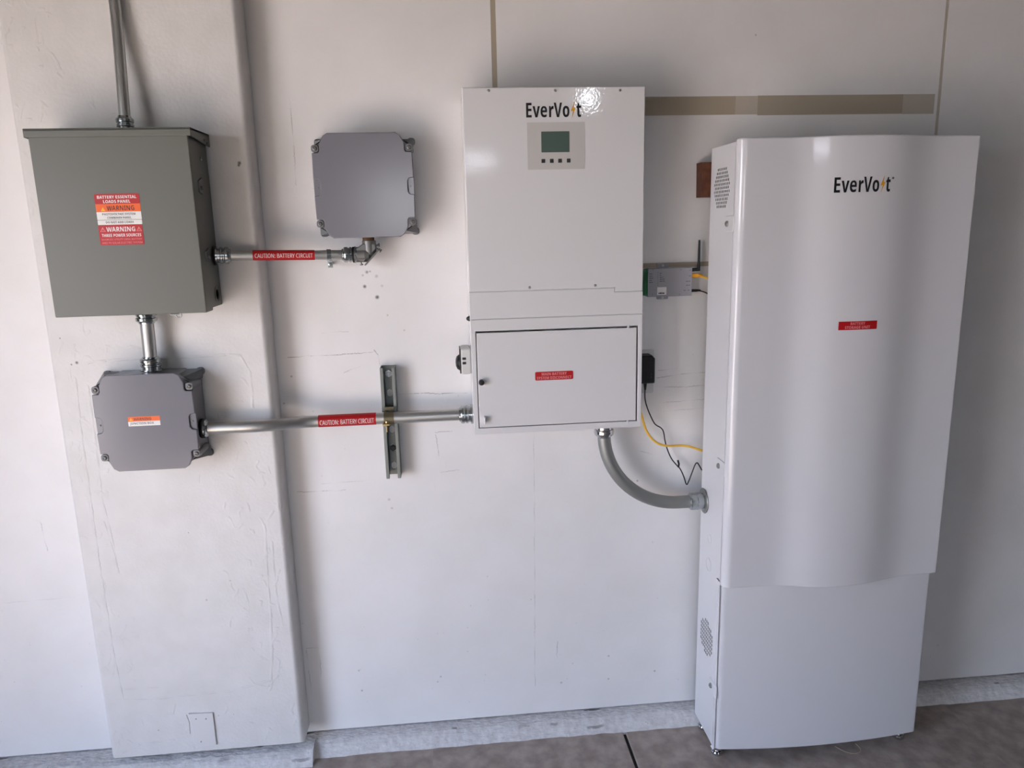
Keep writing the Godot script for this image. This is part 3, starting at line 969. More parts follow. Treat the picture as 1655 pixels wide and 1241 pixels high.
func build_conduits() -> void:
	# riser to the ceiling
	var g := "galvanized metal conduits"
	var t := thing("conduit", "thin galvanized conduit rising from the top of the large breaker panel", "conduit", Vector3(-1.3705, 1.669, 0.125), g)
	var mb := MB.new()
	tube(mb, smooth([Vector3(-1.3703, 1.672, 0.127), Vector3(-1.3703, 1.76, 0.118), Vector3(-1.3715, 1.88, 0.1), Vector3(-1.373, 1.96, 0.0925), Vector3(-1.375, 2.2, 0.0915), Vector3(-1.377, CEIL, 0.0915)], 3), 0.0118)
	part("pipe", mb, M.emt, t)
	connector(t, Vector3(-1.3705, 1.6698, 0.127), Vector3(0, 1, -0.05), 0.0118)
	# short link between breaker panel and lower junction box
	t = thing("conduit", "short galvanized conduit between the breaker panel and the junction box below it", "conduit", Vector3(-1.3815, 1.132, 0.118), g)
	mb = MB.new()
	tube(mb, PackedVector3Array([Vector3(-1.3838, 1.131, 0.118), Vector3(-1.3795, 1.277, 0.120)]), 0.0151, 26)
	part("pipe", mb, M.emt, t)
	connector(t, Vector3(-1.3838, 1.1305, 0.118), Vector3(0.03, 1, 0), 0.0151)
	connector(t, Vector3(-1.3795, 1.2780, 0.120), Vector3(-0.03, -1, 0), 0.0151)
	# upper run to the pulling elbow under the upper junction box
	t = thing("conduit", "horizontal conduit with red caution label leaving the side of the breaker panel", "conduit", Vector3(-1.05, 1.39, 0.075), g)
	var a := Vector3(-1.2170, 1.3958, 0.106)
	var b := Vector3(-0.8990, 1.3870, 0.045)
	mb = MB.new()
	tube(mb, PackedVector3Array([a, b]), 0.0118, 24)
	part("pipe", mb, M.emt, t)
	var gk := MB.new()
	lathe(gk, along(Vector3(-1.2166, a.y, a.z), b - a), [[0.0, 0.0], [0.0225, 0.0], [0.0225, 0.004], [0.0, 0.004]])
	part("gasket", gk, M.rubber, t)
	connector(t, Vector3(-1.2130, 1.3957, 0.105), b - a, 0.0128)
	connector(t, b + Vector3(0.004, 0, 0), a - b, 0.0122)
	conduit_label(t, a.lerp(b, 0.488), b - a, 0.142, 0.0118, "CAUTION: BATTERY CIRCUIT")
	var d := (b - a).normalized()
	var sc := a.lerp(b, 0.81)
	var st := MB.new()
	lathe(st, along(sc - d * 0.0055, d), [[0.0119, 0.0], [0.0138, 0.0005], [0.0138, 0.0105], [0.0119, 0.011]], 24)
	bx(st, sc + Vector3(0.001, -0.0215, -0.006), Vector3(0.0125, 0.020, 0.0035), 0.0015)
	bx(st, sc + Vector3(0.001, -0.0125, -0.003), Vector3(0.0110, 0.006, 0.007), 0.0015)
	part("pipe_strap", st, M.zinc, t)
	screw(t, sc + Vector3(0.001, -0.0225, -0.0042), Vector3.BACK, 0.0042, M.zinc, "strap_screw")
	var sp := MB.new()
	tube(sp, PackedVector3Array([sc + Vector3(0.001, -0.0225, -0.006), Vector3(sc.x + 0.001, sc.y - 0.0225, 0.0)]), 0.0035, 12)
	part("standoff", sp, M.zinc, t)
	# pulling elbow
	var e := thing("pulling_elbow", "cast metal pulling elbow with a loose diagonal cover under the upper junction box", "conduit fitting", Vector3(-0.862, 1.386, 0.045))
	mb = MB.new()
	lathe(mb, along(Vector3(-0.8990, 1.3868, 0.045), Vector3.RIGHT), [[0.0, 0.0], [0.0178, 0.0], [0.0185, 0.001], [0.0185, 0.026], [0.0165, 0.036], [0.008, 0.042], [0.0, 0.043]])
	lathe(mb, along(Vector3(-0.8615, 1.4205, 0.045), Vector3.DOWN), [[0.0, 0.0], [0.0160, 0.0], [0.0168, 0.001], [0.0168, 0.024], [0.0155, 0.034], [0.008, 0.040], [0.0, 0.041]])
	prism(mb, [Vector2(-0.893, 1.3745), Vector2(-0.8755, 1.3690), Vector2(-0.8445, 1.4000), Vector2(-0.8460, 1.4130), Vector2(-0.876, 1.413), Vector2(-0.893, 1.402)], 0.0300, 0.0600, 0.002)
	part("elbow_body", mb, M.castmetal, e)
	mb = MB.new()
	bx(mb, Vector3(-0.8555, 1.3805, 0.045), Vector3(0.054, 0.0028, 0.034), 0.001, Basis(Vector3.BACK, deg_to_rad(46)))
	part("cover_plate", mb, M.castmetal, e)
	for s in [[Vector3(-0.8400, 1.3985, 0.045), Vector3(0.7, -0.5, 0)], [Vector3(-0.8840, 1.3690, 0.045), Vector3(0.15, -1, 0)], [Vector3(-0.8445, 1.4085, 0.045), Vector3(1, 0.1, 0)]]:
		var sm := MB.new()
		lathe(sm, along(s[0], s[1]), [[0.0018, -0.004], [0.0018, 0.005], [0.0042, 0.0052], [0.0042, 0.008], [0.0, 0.0085]], 12)
		part("elbow_screw", sm, M.castmetal, e)
	mb = MB.new()
	lathe(mb, along(Vector3(-0.8625, 1.4325, 0.045), Vector3.DOWN), [[0.0, 0.0], [0.0130, 0.0], [0.0130, 0.004], [0.0140, 0.0042], [0.0140, 0.0125], [0.0, 0.0125]])
	part("rusty_nipple", mb, M.rust, e, "rusty brown threaded nipple")
	mb = MB.new()
	lathe(mb, along(Vector3(-0.9030, 1.3870, 0.0452), Vector3.RIGHT), [[0.0, 0.0], [0.0192, 0.0], [0.0192, 0.0042], [0.0, 0.0042]])
	part("gasket", mb, M.rubber, e)
	# long lower run
	t = thing("conduit", "long galvanized conduit with red caution label crossing the slotted strut channel", "conduit", Vector3(-0.95, 0.972, 0.057), g)
	mb = MB.new()
	var path := smooth([Vector3(-1.282, 0.9835, 0.119), Vector3(-1.21, 0.983, 0.119), Vector3(-1.155, 0.9825, 0.118), Vector3(-1.10, 0.9785, 0.094), Vector3(-1.06, 0.9745, 0.067), Vector3(-1.03, 0.9728, 0.0585), Vector3(-1.01, 0.9725, 0.057), Vector3(-0.955, 0.9725, 0.057), Vector3(-0.80, 0.9725, 0.057), Vector3(-0.7, 0.9725, 0.057), Vector3(-0.6245, 0.9725, 0.057)], 3)
	tube(mb, path, 0.0152, 28)
	part("pipe", mb, M.emt, t)
	connector(t, Vector3(-0.6238, 0.9725, 0.057), Vector3.LEFT, 0.0152)
	var gr := MB.new()
	lathe(gr, along(Vector3(-1.2850, 0.9835, 0.119), Vector3.RIGHT), [[0.0, 0.0], [0.023, 0.0], [0.024, 0.002], [0.024, 0.006], [0.0, 0.006]])
	part("gasket", gr, M.rubber, t)
	gr = MB.new()
	lathe(gr, along(Vector3(-1.2790, 0.9835, 0.119), Vector3.RIGHT), [[0.015, 0.0], [0.0215, 0.0], [0.0225, 0.0015], [0.0225, 0.006], [0.0205, 0.0085], [0.0165, 0.0105], [0.0153, 0.012]])
	part("connector", gr, M.zinc, t)
	conduit_label(t, Vector3(-0.9425, 0.9725, 0.0572), Vector3.RIGHT, 0.145, 0.0152, "CAUTION: BATTERY CIRCUIT")
	# curved run from the inverter to the battery cabinet
	t = thing("conduit", "thick grey quarter-bend conduit from the inverter underside to the cabinet side", "conduit", Vector3(-0.15, 0.70, 0.066), g)
	mb = MB.new()
	path = PackedVector3Array([Vector3(-0.2785, 0.9413, 0.066), Vector3(-0.2785, 0.92, 0.066)])
	for i in 25:
		var an := PI + PI / 2 * i / 24.0
		path.append(Vector3(-0.0745 + 0.204 * cos(an), 0.905 + 0.204 * sin(an), 0.066))
	path.append(Vector3(0.0, 0.701, 0.066))
	tube(mb, path, 0.0172, 28)
	part("pipe", mb, M.emt_dull, t)
	mb = MB.new()
	lathe(mb, along(Vector3(-0.2785, 0.9410, 0.066), Vector3.DOWN), [[0.0, 0.0], [0.0225, 0.0], [0.0230, 0.001], [0.0230, 0.022], [0.0250, 0.023], [0.0262, 0.0265], [0.0262, 0.0335], [0.0245, 0.0385], [0.0205, 0.0420], [0.0172, 0.045]], 30)
	part("connector", mb, M.chrome, t)
	mb = MB.new()
	lathe(mb, along(Vector3(-0.0005, 0.701, 0.066), Vector3.LEFT), [[0.0, 0.0], [0.0335, 0.0], [0.0345, 0.0012], [0.0335, 0.0026], [0.022, 0.003], [0.022, 0.003]], 32)
	part("washer", mb, M.emt_dull, t)
	mb = MB.new()
	lathe(mb, along(Vector3(-0.0030, 0.701, 0.066), Vector3.LEFT), [[0.0, 0.0], [0.0215, 0.0], [0.0215, 0.009], [0.0235, 0.010], [0.0235, 0.020], [0.0218, 0.0215], [0.0218, 0.0245], [0.0235, 0.0255], [0.0235, 0.036], [0.0205, 0.0385], [0.0172, 0.040]], 30)
	part("connector", mb, M.zinc, t)


func build_strut() -> void:
	var t := thing("strut_channel", "short vertical grey slotted strut channel holding the lower conduit", "strut channel", Vector3(-0.837, 0.803, 0.0))
	var y0 := 0.803
	var y1 := 1.100
	var cx := -0.8362
	var hw := 0.0192
	var holes := [1.0785, 1.0263, 0.9800, 0.9270, 0.8770, 0.8270]
	var mb := MB.new()
	# back plate: strips that meet at the middle of each slot
	var cuts := [y0] + []
	var hs := holes.duplicate()
	hs.reverse()
	cuts.append_array(hs)
	cuts.append(y1)
	for i in cuts.size() - 1:
		var lo: float = cuts[i]
		var hi: float = cuts[i + 1]
		var pts := [Vector2(cx - hw, lo)]
		if i > 0:
			pts.append(Vector2(cx - 0.0070, lo))
			pts.append(Vector2(cx - 0.0070, lo + 0.004))
			for k in 7:
				var an := PI - PI * k / 6.0
				pts.append(Vector2(cx + 0.0070 * cos(an), lo + 0.0042 + 0.0070 * sin(an)))
			pts.append(Vector2(cx + 0.0070, lo + 0.004))
			pts.append(Vector2(cx + 0.0070, lo))
		pts.append(Vector2(cx + hw, lo))
		pts.append(Vector2(cx + hw, hi))
		if i < cuts.size() - 2:
			pts.append(Vector2(cx + 0.0070, hi))
			pts.append(Vector2(cx + 0.0070, hi - 0.004))
			for k in 7:
				var an := -PI * k / 6.0
				pts.append(Vector2(cx + 0.0070 * cos(an), hi - 0.0042 + 0.0070 * sin(an)))
			pts.append(Vector2(cx - 0.0070, hi - 0.004))
			pts.append(Vector2(cx - 0.0070, hi))
		pts.append(Vector2(cx - hw, hi))
		prism(mb, pts, 0.0004, 0.003)
	part("slotted_back", mb, M.strut, t)
	mb = MB.new()
	for s in [-1.0, 1.0]:
		span(mb, Vector3(minf(cx + s * hw, cx + s * (hw - 0.0026)), y0, 0.0005), Vector3(maxf(cx + s * hw, cx + s * (hw - 0.0026)), y1, 0.041), 0.0012)
		span(mb, Vector3(minf(cx + s * hw, cx + s * 0.0108), y0, 0.0384), Vector3(maxf(cx + s * hw, cx + s * 0.0108), y1, 0.0410), 0.0012)
		span(mb, Vector3(minf(cx + s * 0.0108, cx + s * 0.0130), y0, 0.0315), Vector3(maxf(cx + s * 0.0108, cx + s * 0.0130), y1, 0.0405), 0.001)
	part("channel_wall", mb, M.strut, t)
	for y in [holes[0], holes[4]]:
		var b := MB.new()
		lathe(b, along(Vector3(cx, y, 0.003), Vector3.BACK), [[0.0095, 0.0], [0.0095, 0.0018], [0.0055, 0.0019], [0.0055, 0.006], [0.0048, 0.0065], [0.0, 0.0065]], 6)
		part("lag_bolt", b, M.dark if y < 1.0 else M.zinc, t)
	var c := thing("pipe_clamp", "yellow zinc pipe clamp fixing the conduit to the strut channel", "pipe clamp", Vector3(-0.838, 0.9725, 0.041))
	mb = MB.new()
	for k in 16:
		var a0 := deg_to_rad(lerpf(-115, 115, k / 16.0))
		var a1 := deg_to_rad(lerpf(-115, 115, (k + 1) / 16.0))
		var o := Vector3(-0.8500, 0.9725, 0.057)
		var n0 := Vector3(0, sin(a0), cos(a0))
		var n1 := Vector3(0, sin(a1), cos(a1))
		var w := Vector3(0.0255, 0, 0)
		mb.quad(o + n0 * 0.0174, o + w + n0 * 0.0174, o + w + n1 * 0.0174, o + n1 * 0.0174, n0, n0, n1, n1)
		mb.flat(o + n0 * 0.0153, o + n0 * 0.0174, o + n1 * 0.0174, o + n1 * 0.0153, Vector3.LEFT)
		mb.flat(o + w + n0 * 0.0153, o + w + n0 * 0.0174, o + w + n1 * 0.0174, o + w + n1 * 0.0153, Vector3.RIGHT)
	bx(mb, Vector3(-0.8370, 0.9945, 0.047), Vector3(0.0255, 0.010, 0.003), 0.001)
	part("clamp_band", mb, M.brass, c)
	mb = MB.new()
	bx(mb, Vector3(-0.8445, 0.9585, 0.0705), Vector3(0.019, 0.006, 0.008), 0.002)
	tube(mb, PackedVector3Array([Vector3(-0.8440, 0.962, 0.069), Vector3(-0.8445, 0.938, 0.066)]), 0.0021, 10)
	lathe(mb, along(Vector3(-0.8425, 0.9665, 0.0715), Vector3.UP), [[0.0, -0.003], [0.006, -0.003], [0.006, 0.002], [0.0, 0.002]], 6)
	part("clamp_bolt", mb, M.gold, c)


# ------------------------------------------------------------------ white equipment
func logo(parent: Node3D, x0: float, x1: float, y0: float, y1: float, place: Callable, mark: String) -> void:
	# place: lays (x, y) of the world on the surface
	var w := x1 - x0
	var h := y1 - y0
	var holder := MB.new()
	var a := func(q: Vector3) -> Vector3: return place.call(Vector3(q.x + x0 + w * 0.396, q.y + (y0 + y1) / 2, q.z))
	write(holder, "EverVo", w * 0.792, h, a, true)
	var b := func(q: Vector3) -> Vector3: return place.call(Vector3(q.x + x0 + w * 0.965, q.y + y0 + h * 0.47, q.z))
	write(holder, "t", w * 0.085, h * 0.96, b, true)
	if mark != "":
		var c := func(q: Vector3) -> Vector3: return place.call(Vector3(q.x + x1 + w * 0.055, q.y + y1 - h * 0.11, q.z))
		write(holder, mark, w * 0.05, h * 0.16, c, true)
	var lg := part("logo", holder, M.print_dark, parent)
	var bm := MB.new()
	var px := x0 + w * 0.862
	var k := h
	var shape := [Vector2(0.10, 1.10), Vector2(-0.17, 0.42), Vector2(-0.005, 0.42), Vector2(-0.13, -0.10), Vector2(0.17, 0.62), Vector2(0.02, 0.62)]
	var poly := PackedVector2Array()
	for s in shape:
		poly.append(Vector2(px + s.x * k, y0 + s.y * k))
	var ix := Geometry2D.triangulate_polygon(poly)
	for i in range(0, ix.size(), 3):
		var p := []
		for j in 3:
			p.append(place.call(Vector3(poly[ix[i + j]].x, poly[ix[i + j]].y, 0.0001)))
		bm.tri(p[0], p[1], p[2], Vector3.BACK, Vector3.BACK, Vector3.BACK)
	part("lightning_bolt", bm, M.bolt, lg, "yellow lightning bolt standing in for a letter")


func build_inverter() -> void:
	var x0 := -0.6240
	var x1 := -0.2005
	var y0 := 0.9413
	var y1 := 1.7550
	var zf := 0.147
	var t := thing("inverter", "tall white wall-mounted inverter with a small display and a lower access door", "inverter", Vector3(-0.412, y0, 0.0))
	var mb := MB.new()
	span(mb, Vector3(x0 + 0.0012, 1.2270, 0.0), Vector3(x1 - 0.0012, y1 - 0.0012, 0.1440), 0.002)
	span(mb, Vector3(x0 + 0.0012, y0 + 0.0012, 0.0), Vector3(x1 - 0.0012, 1.2275, 0.0900), 0.002)
	part("housing", mb, M.powder, t)
	mb = MB.new()
	prism(mb, [Vector2(x0, y1), Vector2(x0, 1.2946), Vector2(-0.2700, 1.2946), Vector2(-0.2700, 1.2848), Vector2(x1, 1.2848), Vector2(x1, y1)], 0.125, zf, 0.002)
	part("upper_cover", mb, M.powder, t)
	mb = MB.new()
	prism(mb, [Vector2(x0, 1.2934), Vector2(x0, 1.2293), Vector2(x1, 1.2293), Vector2(x1, 1.2836), Vector2(-0.2712, 1.2836), Vector2(-0.2712, 1.2934)], 0.125, zf, 0.001)
	part("middle_cover", mb, M.powder, t)
	# lower frame: four rails round the door
	mb = MB.new()
	var dx0 := -0.6118
	var dx1 := -0.2112
	var dy0 := 0.9575
	var dy1 := 1.1993
	for b in [[x0, dx0, y0, 1.2279, zf], [dx1, x1, y0, 1.2279, zf], [x0 + 0.003, x1 - 0.003, y0 + 0.0001, dy0, zf - 0.0001], [x0 + 0.003, x1 - 0.003, dy1, 1.2278, zf - 0.0001]]:
		span(mb, Vector3(b[0], b[2], 0.0880), Vector3(b[1], b[3], b[4]), 0.0015)
	part("door_frame", mb, M.powder, t)
	mb = MB.new()
	span(mb, Vector3(dx0 + 0.0018, dy0 + 0.0018, 0.1445), Vector3(dx1 - 0.0038, dy1 - 0.0038, zf + 0.001), 0.0018)
	var door := part("door", mb, M.powder, t)
	mb = MB.new()
	lathe(mb, along(Vector3(-0.6020, 1.0755, zf + 0.001), Vector3.BACK), [[0.0, 0.0], [0.0058, 0.0], [0.0066, 0.002], [0.0070, 0.012], [0.0062, 0.0145], [0.0, 0.0155]], 20)
	part("knob", mb, M.black, door, "small round black door knob")
	mb = MB.new()
	bx(mb, Vector3(-0.5968, 0.9800, zf + 0.0075), Vector3(0.0035, 0.017, 0.016), 0.001)
	part("pull_tab", mb, M.powder, door)
	for y in [dy0 - 0.0005, dy1 - 0.001]:
		mb = MB.new()
		bx(mb, Vector3(-0.2362, y, zf - 0.0006), Vector3(0.0050, 0.0085, 0.004), 0.0008)
		part("hinge", mb, M.powder, door)
	for s in [[-0.5638, 1.7476], [-0.4116, 1.7471], [-0.2605, 1.7464], [-0.4785, 1.3014], [-0.3186, 1.3014]]:
		screw(t, Vector3(s[0], s[1], zf), Vector3.BACK, 0.0031, M.emt_dull)
	# display
	mb = MB.new()
	prism(mb, rrect(-0.4775, 1.5732, -0.3430, 1.6780, 0.001), zf - 0.001, zf + 0.0005)
	var dp := part("display_panel", mb, M.bezel, t)
	mb = MB.new()
	prism(mb, rrect(-0.4450, 1.6115, -0.3792, 1.6577, 0.001), zf, zf + 0.0009)
	part("screen", mb, M.lcd, dp)
	for x in [-0.4410, -0.4213, -0.4016, -0.3814]:
		mb = MB.new()
		prism(mb, rrect(x - 0.0043, 1.5880, x + 0.0043, 1.5968, 0.0008), zf, zf + 0.0016, 0.0004)
		part("button", mb, M.button, dp)
	logo(t, -0.4790, -0.3525, 1.6888, 1.7205, func(q: Vector3) -> Vector3: return Vector3(q.x, q.y, zf + 0.0006 + q.z), "")
	var tm := MB.new()
	write(tm, "TM", 0.006, 0.0025, onto(Vector3(-0.3475, 1.7185, zf + 0.0006)))
	part("trade_mark", tm, M.print_grey, t)
	var st := sticker(door, "name_sticker", -0.4690, 1.0729, -0.3745, 1.0942, zf + 0.0013, M.red, 0.003)
	lines_of(st, [["MAIN BATTERY", -0.4218, 1.0883, 0.062, 0.0068], ["SYSTEM DISCONNECT", -0.4218, 1.0786, 0.086, 0.0068]], zf + 0.0013, M.print_pink)
	# cable gland and rotary switch on the side
	mb = MB.new()
	lathe(mb, along(Vector3(x0 + 0.001, 1.2230, 0.075), Vector3.LEFT), [[0.0, 0.0], [0.0075, 0.0], [0.0055, 0.004], [0.003, 0.0075], [0.0, 0.008]], 14)
	part("cable_gland", mb, M.black, t)
	mb = MB.new()
	span(mb, Vector3(x0 - 0.0255, 1.0855, 0.036), Vector3(x0 + 0.0012, 1.1520, 0.100), 0.006)
	var sw := part("disconnect_switch", mb, M.lightgrey, t, "light grey switch block on the inverter side")
	mb = MB.new()
	span(mb, Vector3(x0 - 0.0275, 1.0880, 0.040), Vector3(x0 - 0.0250, 1.1500, 0.0985), 0.001)
	part("switch_plate", mb, M.black, sw)
	mb = MB.new()
	lathe(mb, along(Vector3(x0 - 0.0270, 1.1120, 0.070), Vector3.LEFT), [[0.0, 0.0], [0.0205, 0.0], [0.0195, 0.003], [0.0160, 0.0075], [0.009, 0.0105], [0.0, 0.0112]], 28)
	part("rotary_knob", mb, M.black, sw)
	for y in [1.1262, 1.1150]:
		mb = MB.new()
		bx(mb, Vector3(x0 - 0.0165, y, 0.0992), Vector3(0.0095, 0.0066, 0.003), 0.0012)
		part("slot", mb, M.black, sw)


const CURVE := [[0.0, 0.2215], [0.03, 0.2217], [0.07, 0.222], [0.12, 0.2225], [0.145, 0.2245], [0.17, 0.2296], [0.2, 0.2386], [0.23, 0.2460], [0.262, 0.2502], [0.29, 0.2515], [0.32, 0.2515], [0.354, 0.2485], [0.38, 0.244], [0.406, 0.2375], [0.43, 0.231], [0.452, 0.2258], [0.475, 0.2215], [0.498, 0.2188], [0.53, 0.2165], [0.56, 0.2152], [0.6, 0.2145]]


func cab_z(x: float) -> float:
	for i in CURVE.size() - 1:
		var a: Array = CURVE[i]
		var b: Array = CURVE[i + 1]
		if x <= b[0]:
			var p: Array = CURVE[maxi(i - 1, 0)]
			var n: Array = CURVE[mini(i + 2, CURVE.size() - 1)]
			var w: float = b[0] - a[0]
			var ma: float = (b[1] - p[1]) / maxf(b[0] - p[0], 1e-6) * w
			var mb: float = (n[1] - a[1]) / maxf(n[0] - a[0], 1e-6) * w
			var s: float = clampf((x - a[0]) / w, 0.0, 1.0)
			return (2 * s * s * s - 3 * s * s + 1) * a[1] + (s * s * s - 2 * s * s + s) * ma + (-2 * s * s * s + 3 * s * s) * b[1] + (s * s * s - s * s) * mb
	return 0.2145


func low_z(x: float) -> float:
	return 0.2010 + 0.019 * (1.0 - pow((x - 0.291) / 0.285, 2.0))


func cover_shape(mb: MB, x1: float, z_of: Callable, zl: float, zr: float, rl: float, rr: float, y0: float, y1: float) -> void:
	# outline in plan from the side flange round the front to the other flange, then extruded with eased ends
	var line := PackedVector2Array([Vector2(0, zl)])
	for k in 9:
		var a := PI - PI / 2 * k / 8.0
		line.append(Vector2(rl + rl * cos(a), z_of.call(rl) - rl + rl * sin(a)))
	var steps := 60
	for i in range(1, steps):
		var x := lerpf(rl, x1 - rr, float(i) / steps)
		line.append(Vector2(x, z_of.call(x)))
	for k in 7:
		var a := PI / 2 - PI / 2 * k / 6.0
		line.append(Vector2(x1 - rr + rr * cos(a), z_of.call(x1 - rr) - rr + rr * sin(a)))
	line.append(Vector2(x1, zr))
	var m := line.size()
	var nr := PackedVector2Array()
	for i in m:
		var d := (line[mini(i + 1, m - 1)] - line[maxi(i - 1, 0)]).normalized()
		nr.append(Vector2(-d.y, d.x))
	var e := 0.004
	var levels := [[y0, e, 1.0], [y0 + e * 0.3, e * 0.3, 0.6], [y0 + e, 0.0, 0.0], [y1 - e, 0.0, 0.0], [y1 - e * 0.3, e * 0.3, 0.6], [y1, e, 1.0]]
	for l in levels.size() - 1:
		for i in m - 1:
			var p := []
			var nn := []
			for q in [[l, i], [l, i + 1], [l + 1, i + 1], [l + 1, i]]:
				var lv: Array = levels[q[0]]
				var up := (-1.0 if q[0] < 3 else 1.0) * float(lv[2])
				var at := line[q[1]] - nr[q[1]] * float(lv[1])
				p.append(Vector3(at.x, lv[0], at.y))
				nn.append(Vector3(nr[q[1]].x, up, nr[q[1]].y).normalized())
			mb.quad(p[0], p[1], p[2], p[3], nn[0], nn[1], nn[2], nn[3])
	for end in [[y0, -1.0], [y1, 1.0]]:
		var poly := PackedVector2Array()
		for i in m:
			poly.append(line[i] - nr[i] * e)
		var ix := Geometry2D.triangulate_polygon(poly)
		var un := Vector3(0, end[1], 0)
		for i in range(0, ix.size(), 3):
			mb.tri(Vector3(poly[ix[i]].x, end[0], poly[ix[i]].y), Vector3(poly[ix[i + 1]].x, end[0], poly[ix[i + 1]].y), Vector3(poly[ix[i + 2]].x, end[0], poly[ix[i + 2]].y), un, un, un)


func vent(parent: Node3D, cy: float, cz: float, r: float, stagger: bool) -> void:
	# round field of slots: the plate is built of the bars and webs between the slots
	var mb := MB.new()
	var ph := 0.0088 if stagger else 0.0118
	var pw := 0.0105
	var sh := 0.0060 if stagger else 0.0088
	var sw := 0.0058
	var half := r + 0.004
	var x := 0.0008
	var rows := int(ceil(half / ph))
	for i in range(-rows, rows + 1):
		var yc := cy + i * ph
		var lo := clampf(yc - ph / 2, cy - half, cy + half)
		var hi := clampf(yc + ph / 2, cy - half, cy + half)
		if hi - lo < 1e-5:
			continue
		var edges := []
		var reach := r * r - pow(absf(i * ph) + sh * 0.3, 2.0)
		if reach > 0.0 and absf(i * ph) + sh / 2 < half:
			var span_z := sqrt(reach)
			var k := -12
			while k <= 12:
				var zc := k * pw + (pw / 2 if stagger and i % 2 != 0 else 0.0)
				if absf(zc) + sw / 2 <= span_z:
					edges.append(zc)
				k += 1
		if edges.size() < 3:
			edges.clear()
		var strips := []
		if edges.is_empty():
			strips.append([cz - half, cz + half, lo, hi])
		else:
			strips.append([cz - half, cz + half, lo, yc - sh / 2])
			strips.append([cz - half, cz + half, yc + sh / 2, hi])
			var last := cz - half
			for zc in edges:
				strips.append([last, cz + zc - sw / 2, yc - sh / 2, yc + sh / 2])
				last = cz + zc + sw / 2
			strips.append([last, cz + half, yc - sh / 2, yc + sh / 2])
		for s in strips:
			if s[3] - s[2] > 1e-6:
				for xx in [[x, -1.0], [x + 0.0004, 1.0]]:
					mb.flat(Vector3(xx[0], s[2], s[0]), Vector3(xx[0], s[2], s[1]), Vector3(xx[0], s[3], s[1]), Vector3(xx[0], s[3], s[0]), Vector3(xx[1], 0, 0))
		for zc in edges:
			var za: float = cz + zc - sw / 2
			var zb: float = cz + zc + sw / 2
			var ya := yc - sh / 2
			var yb := yc + sh / 2
			mb.flat(Vector3(x, ya, za), Vector3(x, yb, za), Vector3(x + 0.0004, yb, za), Vector3(x + 0.0004, ya, za), Vector3.BACK)
			mb.flat(Vector3(x, ya, zb), Vector3(x, yb, zb), Vector3(x + 0.0004, yb, zb), Vector3(x + 0.0004, ya, zb), Vector3.FORWARD)
			mb.flat(Vector3(x, ya, za), Vector3(x, ya, zb), Vector3(x + 0.0004, ya, zb), Vector3(x + 0.0004, ya, za), Vector3.UP)
			mb.flat(Vector3(x, yb, za), Vector3(x, yb, zb), Vector3(x + 0.0004, yb, zb), Vector3(x + 0.0004, yb, za), Vector3.DOWN)
	part("vent_grille", mb, M.cabinet, parent)


